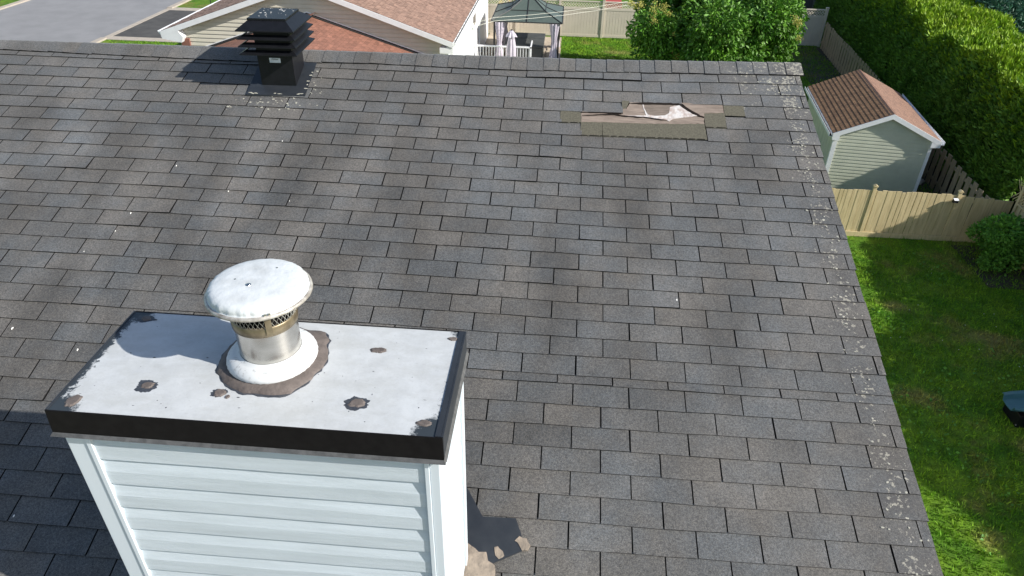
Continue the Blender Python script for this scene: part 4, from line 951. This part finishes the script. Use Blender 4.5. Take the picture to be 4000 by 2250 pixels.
for xx, zz in ((1.65, -6.86), (4.03, -6.86), (6.45, -6.86), (8.87, -6.86), (11.29, -6.9)):
    MB().box((xx, 13.172, ZG), (xx + .09, 13.24, zz)).build('post', 'cedar', bf)
    MB().prism([(xx - .02, zz), (xx + .11, zz), (xx + .11, zz + .025), (xx + .045, zz + .06), (xx - .02, zz + .025)], 1, 13.15, 13.26).build('post_cap', 'cedar', bf)
lg = root('solar_light', (11.22, 13.1, -7.14), 'small black solar lamp fixed near the right post of the board fence', 'lamp')
MB().prism([(13.03, -7.18), (13.13, -7.2), (13.13, -7.08), (13.06, -7.1)], 0, 11.15, 11.28).build('lamp_housing', 'blackmetal', lg); MB().hexa([(11.15, 13.02, -7.1), (11.28, 13.02, -7.1), (11.28, 13.12, -7.075), (11.15, 13.12, -7.075), (11.15, 13.02, -7.09), (11.28, 13.02, -7.09), (11.28, 13.12, -7.065), (11.15, 13.12, -7.065)]).build('lamp_panel', 'white', lg)
# side fence with lattice top, coming towards the viewer
sf = root('side_fence', (12.9, 8, ZG), 'board fence with lattice top running along the right side of the yard', 'fence')
for i in range(11):
    yy = 13.0 - i * 2.1
    if yy < -8: break
    MB().box((12.86, yy - .05, ZG), (12.96, yy + .05, -6.42)).build('post', 'cedar', sf); MB().box((12.84, yy - .07, -6.42), (12.98, yy + .07, -6.38)).build('post_cap', 'cedar', sf)
yy = 12.94; rn = random.Random(13); cnt = 0
while yy > -8:
    w_ = rn.choice((.138, .1, .142)); xx = 12.9 - (.02 if cnt % 2 else 0)
    MB().box((xx, yy - w_, ZG + .05), (xx + .019, yy, -7.1)).build('fence_board', 'cedar', sf); yy -= w_ - .005; cnt += 1
MB().box((12.85, -8, -7.1), (12.96, 12.95, -7.06)).build('mid_rail', 'cedar', sf); MB().box((12.87, -8, -6.5), (12.93, 12.95, -6.45)).build('top_rail', 'cedar', sf)
lt = MB(); s_ = -8
while s_ < 12.9:
    for sg in (1, -1):
        z0_, z1_ = (-7.06, -6.5) if sg > 0 else (-6.5, -7.06); xo = 12.89 + .006 * sg
        lt.hexa([(xo, s_, z0_ - .02), (xo, s_ + .56, z1_ - .02), (xo + .005, s_ + .56, z1_ - .02), (xo + .005, s_, z0_ - .02), (xo, s_, z0_ + .02), (xo, s_ + .56, z1_ + .02), (xo + .005, s_ + .56, z1_ + .02), (xo + .005, s_, z0_ + .02)])
    s_ += .115
lt.build('lattice', 'cedar', sf)
# picket fence before the hedge
pf = root('picket_fence', (13.2, 25, ZG), 'weathered board on board picket fence at the foot of the cedar hedge', 'fence')
def pkx(y): return 12.30 + (y - 13.5) * .0752
me = MB().box((-.009, -.115, 0), (.009, .115, 1.42)).mesh('picket', 'oldwood')
me2 = MB().box((-.009, -.045, .35), (.009, .045, 1.3)).mesh('picket', 'oldwood')
rn = random.Random(17); y = 13.4
while y < 35.4:
    for m_, xo in ((me, -.03),):
        o = bpy.data.objects.new('picket', m_); col.objects.link(o); o.parent = pf
        yo = y + (.0 if xo < 0 else .085); o.location = Vector((pkx(yo) + xo, yo, ZG + rn.uniform(-.03, .03))) - Vector((13.2, 25, ZG)); o.rotation_euler = (rn.gauss(0, .012), 0, .075)
    y += .44
for zz in (-8.25, -7.35): MB().hexa([(pkx(13.4) - .015, 13.4, zz), (pkx(35.4) - .015, 35.4, zz), (pkx(35.4) + .025, 35.4, zz), (pkx(13.4) + .025, 13.4, zz), (pkx(13.4) - .015, 13.4, zz + .09), (pkx(35.4) - .015, 35.4, zz + .09), (pkx(35.4) + .025, 35.4, zz + .09), (pkx(13.4) + .025, 13.4, zz + .09)]).build('rail', 'oldwood', pf)

# ================================================================== PLANTS
def vnoise(P, s, seed=0):
    P = np.asarray(P) * s + seed
    return np.array([mnoise.noise(Vector(p)) for p in P])
def hedge(name, y0, y1, label, xf, w_, htop, seed, dens, zmin=ZG + .5):
    rs = np.random.RandomState(seed)
    rt_ = root(name, (xf(y0) + w_ / 2, (y0 + y1) / 2, ZG), label, 'hedge')
    # dark core
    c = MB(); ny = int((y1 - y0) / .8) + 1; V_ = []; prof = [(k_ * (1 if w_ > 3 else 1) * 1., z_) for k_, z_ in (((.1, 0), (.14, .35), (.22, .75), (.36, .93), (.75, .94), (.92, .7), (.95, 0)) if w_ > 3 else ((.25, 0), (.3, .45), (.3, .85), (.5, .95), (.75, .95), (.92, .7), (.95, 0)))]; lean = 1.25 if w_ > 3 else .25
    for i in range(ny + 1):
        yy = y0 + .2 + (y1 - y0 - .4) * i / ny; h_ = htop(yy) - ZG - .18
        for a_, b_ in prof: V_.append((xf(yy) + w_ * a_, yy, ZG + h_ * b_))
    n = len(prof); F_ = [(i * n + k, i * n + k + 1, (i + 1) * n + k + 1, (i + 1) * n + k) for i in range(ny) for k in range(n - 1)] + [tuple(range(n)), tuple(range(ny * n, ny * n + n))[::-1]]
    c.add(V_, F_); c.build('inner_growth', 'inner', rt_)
    A = (y1 - y0); N = int(A * dens)
    Y = rs.uniform(y0, y1, N); S = rs.uniform(0, 1, N) ** 1.0
    H = np.array([htop(y_) for y_ in Y]) - ZG; X0_ = np.array([xf(y_) for y_ in Y])
    front = S < .56; t_ = np.where(front, S / .56, (S - .56) / .44)
    # face: leaning slightly, bulging over the fence; top: rounded crest
    bulge = np.array([mnoise.noise(Vector((y_ * .55, t * 2.2, seed))) * .28 + mnoise.noise(Vector((y_ * 1.9, t * 6, seed + 5))) * .16 for y_, t in zip(Y, t_ + np.where(front, 0, 2))])
    zf = ZG + .4 + (H - .4) * t_ * .97
    xfce = X0_ + .05 + lean * t_ ** 1.6 - bulge * .9
    xt = X0_ + lean + (w_ - lean) * t_; zt_ = ZG + H + bulge * 1.0 - .25 * np.abs(t_ - .45) ** 2 * 2
    X = np.where(front, xfce, xt); Z = np.where(front, zf, zt_)
    dep = rs.exponential(.09, N); X = np.where(front, X + dep, X); Z = np.where(front, Z, Z - dep)
    P = np.c_[X, Y, Z]
    D = np.where(front[:, None], np.array([-.5, 0, .6]), np.array([-.15, 0, 1.])) + rs.normal(size=(N, 3)) * .4
    L = rs.uniform(.14, .3, N); W_ = L * rs.uniform(.22, .38, N)
    cl = vnoise(P, 2.6, seed) + .6 * vnoise(P, 6, seed + 3); keep = cl + rs.uniform(-.35, .35, N) > -.3
    lit_top = (~front) | (t_ + rs.normal(size=N) * .1 + cl * .25 > .86)  # lime new growth on the lit top, painted shade on the face below
    a_ = keep & lit_top; b_ = keep & ~lit_top
    cloud('lit_new_growth', P[a_], D[a_], L[a_], W_[a_], 'leaf_hedge', rt_); cloud('foliage', P[b_], D[b_], L[b_], W_[b_], 'leaf_cedar_shade', rt_)
    return rt_
def xh(y): return pkx(y) + .45
def hh(y): return -4.88 + .16 * math.sin(y * .7) + .12 * math.sin(y * 1.9 + 1) - max(0, (y - 28)) * .0 - max(0, 14.6 - y) * .3
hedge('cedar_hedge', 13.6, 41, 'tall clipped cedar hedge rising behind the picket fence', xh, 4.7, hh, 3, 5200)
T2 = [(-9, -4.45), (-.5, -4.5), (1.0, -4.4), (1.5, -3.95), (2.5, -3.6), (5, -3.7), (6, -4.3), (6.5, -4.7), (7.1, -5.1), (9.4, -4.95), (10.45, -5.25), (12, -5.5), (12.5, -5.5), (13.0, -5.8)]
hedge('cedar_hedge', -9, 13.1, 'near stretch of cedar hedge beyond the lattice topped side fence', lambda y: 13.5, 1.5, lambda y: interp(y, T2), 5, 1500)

def crown(name, rootloc, label, cat, blobs, nleaf, L0, m, seed, trunk=.12, droop=.3, gaps=.0, width=.45, trunks=None, coreshrink=.6):
    rs = np.random.RandomState(seed); rt_ = root(name, rootloc, label, cat)
    base_ = Vector(rootloc); top = Vector((np.mean([b[0] for b in blobs]), np.mean([b[1] for b in blobs]), np.mean([b[2] for b in blobs])))
    tk = MB(); fork = base_.lerp(top, .45); tk.tube([base_, base_.lerp(fork, .5) + Vector((.03, .02, 0)), fork], [trunk, trunk * .85, trunk * .7], 8)
    for b in blobs:
        c = Vector(b[:3]); mid = fork.lerp(c, .5) + Vector((0, 0, -.15)); tk.tube([fork, mid, c], [trunk * .45, trunk * .28, trunk * .08], 5)
    tk.build('trunk', 'bark', rt_, smooth=True)
    vol = np.array([b[3] ** 2 for b in blobs]); pr_ = vol / vol.sum(); idx = rs.choice(len(blobs), nleaf, p=pr_)
    C_ = np.array([b[:3] for b in blobs])[idx]; Rr = np.array([b[3] for b in blobs])[idx]
    d = rs.normal(size=(nleaf, 3)); d /= np.linalg.norm(d, axis=1)[:, None]
    rad = Rr * (1.06 - rs.exponential(.2, nleaf)).clip(.15, 1.06) * (1 + .22 * vnoise(C_ + d * 1.3, 2.2, seed + 9))
    P = C_ + d * rad[:, None] * np.array([1, 1, .8])
    nz = vnoise(P, 1.6, seed); keep = nz > -.32 + gaps; P, d = P[keep], d[keep]
    D = d * .6 + rs.normal(size=P.shape) * .45 + np.array([0, 0, -droop]); n = len(P); L = rs.uniform(.7, 1.3, n) * L0
    cloud('foliage', P, D, L, L * width, m, rt_, fold=.2); return rt_
rs = np.random.RandomState(77)
bl = [(6.25, 27.2, -5.6, 1.7)]
for i in range(46):
    a = rs.uniform(0, 2 * PI); e = rs.uniform(-.75, 1); d_ = Vector((math.cos(a) * math.cos(e), math.sin(a) * math.cos(e), math.sin(e)))
    bl.append((6.25 + d_.x * 2.85, 27.3 + d_.y * 2.3, -5.75 + d_.z * 1.95, rs.uniform(.7, 1.15)))
lil = crown('lilac_tree', (6.3, 27.3, ZG), 'broad round leafy lilac tree with cream flower clusters behind the ridge', 'tree', bl, 60000, .2, 'leaf_tree', 9, trunk=.14, droop=.5)
def ray(x, y, t_):
    d = Vector([sum(RW[i][j] * ((x - 2000) / FPX, (y - 1125) / FPX, 1.)[i] for i in range(3)) for j in range(3)]).normalized(); return CW + d * t_
P_ = []
for (x, y, s_) in ((2560, 35, .45), (2500, 20, .3), (2598, 30, .3), (2612, 55, .22), (2480, 25, .2), (2552, 80, .25), (3120, 92, .25), (3105, 80, .3), (3118, 150, .2), (2640, 222, .3), (2672, 228, .25), (2716, 208, .2), (2630, 135, .12), (2465, 15, .2)):
    c = np.array(ray(x, y, 33.6 - .002 * abs(x - 2790))); P_.append(c + rs.normal(size=(int(260 * s_), 3)) * s_ * .3)
P_ = np.concatenate(P_); cloud('blossom', P_, rs.normal(size=P_.shape) + [0, 0, .6], np.full(len(P_), .07), np.full(len(P_), .05), 'blossom', lil)
bl = [(12.3 + rs.uniform(-.55, .55), 11.9 + rs.uniform(-.5, .45), rs.uniform(-8.2, -7.15), rs.uniform(.2, .42)) for _ in range(16)]
crown('leafy_shrub', (12.3, 11.9, ZG), 'bright green leafy shrub in the shaded corner of the fences', 'shrub', bl, 9000, .1, 'leaf_shrub', 12, trunk=.04, droop=0, width=.6)
bl = [(20.5 + rs.uniform(-2.5, 2.5), 31 + rs.uniform(-4, 4), rs.uniform(-7.0, -4.4), rs.uniform(.8, 1.4)) for _ in range(40)]
crown('sumac_tree', (20.5, 31, ZG), 'dark blue green feathery tree beyond the hedge in the top right corner', 'tree', bl, 26000, .26, 'leaf_dark', 14, trunk=.12, droop=.25, width=.28)
# low weeds at the foot of the shed and a flower clump at the bungalow corner
bl = [(-15.9 + rs.uniform(-.5, .3), 21.2 + rs.uniform(-.6, .6), rs.uniform(-8.1, -6.4), rs.uniform(.2, .35)) for _ in range(12)]
crown('corner_shrub', (-15.9, 21.2, ZG), 'pale sunlit shrub at the brick corner of the bungalow', 'shrub', bl, 2500, .09, 'blossom', 15, trunk=.03, droop=0)

# grass blades
def grass(name, x0, x1, y0, y1, n, h, seed, label, tilt=.45, fil=None):
    rs_ = np.random.RandomState(seed); P = np.c_[rs_.uniform(x0, x1, n), rs_.uniform(y0, y1, n), np.full(n, ZG)]
    nz = vnoise(P[:, :3], .9, seed); P = P[nz + rs_.uniform(-.6, .6, n) > -.35]
    if fil is not None: P = P[fil(P)]
    k = len(P); D = np.c_[rs_.normal(size=(k, 2)) * tilt, np.ones(k)]; L = rs_.gamma(4, h / 4, k).clip(.02, h * 2.2)
    o = cloud(name, P, D, L, L * .18 + .008, 'grass', tri=True, kind='stuff'); return tag(o, label, 'grass')
grass('grass', 1.6, 12.8, -5.5, 13.15, 190000, .06, 51, 'short mown grass of the shaded side yard')
grass('grass', -.55, 13.6, 24, 35.5, 90000, .07, 52, 'sunlit back lawn grass in front of the beige fence', fil=lambda P: P[:, 0] < np.array([pkx(y) for y in P[:, 1]]) - .1)
grass('grass', 7, 12.6, 13.4, 24, 22000, .1, 53, 'rough dark grass around the garden shed')
grass('grass', -25.1, -15.8, 18, 31.05, 26000, .07, 54, 'bright verge grass between the street and the bungalow')
rs_ = np.random.RandomState(60); n = 2600; P = np.c_[rs_.uniform(6.5, 12.8, n), rs_.uniform(-2, 12.5, n), np.full(n, ZG + .03) + rs_.uniform(0, .03, n)]
P = P[vnoise(P, .8, 7) > .12]; D = np.c_[rs_.normal(size=(len(P), 2)), rs_.uniform(-.1, .4, len(P))]
tag(cloud('clover', P, D, rs_.uniform(.05, .1, len(P)), rs_.uniform(.04, .07, len(P)), 'leaf_shrub', kind='stuff'), 'patches of broad clover leaves in the side yard lawn', 'clover')
n = 60; P = np.c_[rs_.uniform(6.5, 12.8, n), rs_.uniform(-2, 12.5, n), np.full(n, ZG + .07)]; fw = MB()
for p_ in P: fw.lathe([(.0, -.01), (.01, 0), (.0, .01)], tuple(p_), 5)
tag(fw.build('clover_flowers', 'droppings', kind='stuff'), 'scattered white clover flowers in the side yard lawn', 'clover flowers')

# plastic slide end reaching into the lawn at the right
sd = root('garden_slide', (10.4, 5.3, ZG), 'teal plastic slide end on the lawn at the right edge', 'slide')
V_ = []; sec = [(-.3, .12), (-.27, .14), (-.24, .12), (-.2, .02), (0, -.0), (.2, .02), (.24, .12), (.27, .14), (.3, .12)]
N_ = 14
for i in range(N_):
    t_ = i / (N_ - 1); xx = 9.28 + 2.6 * t_; zc_ = -8.16 + 1.3 * t_ ** 1.7
    for a_, b_ in sec: V_.append((xx, 5.38 + a_ * (.85 if i == 0 else 1), zc_ + b_))
n = len(sec); F_ = [(i * n + k, i * n + k + 1, (i + 1) * n + k + 1, (i + 1) * n + k) for i in range(N_ - 1) for k in range(n - 1)]
b = MB().add(V_, F_); ch = b.build('chute', 'teal', sd); so = ch.modifiers.new('s', 'SOLIDIFY'); so.thickness = .02; so.offset = -1
MB().box((9.45, 5.1, ZG), (9.65, 5.66, -8.19)).build('foot', 'blackmetal', sd, bevel=.02); MB().box((11.5, 5.1, ZG), (11.6, 5.66, -7.2)).build('ladder', 'blackmetal', sd)

# dead objects at the shed foot: pale rock
b = MB(); b.lathe([(.2, 0), (.22, .06), (.15, .14), (.0, .17)], (12.25, 17.4, ZG), 9, fr=lambda k_, a: 1 + .2 * math.sin(a * 3 + k_)); tag(b.build('rock', 'concrete'), 'pale flat rock lying behind the garden shed corner', 'rock')
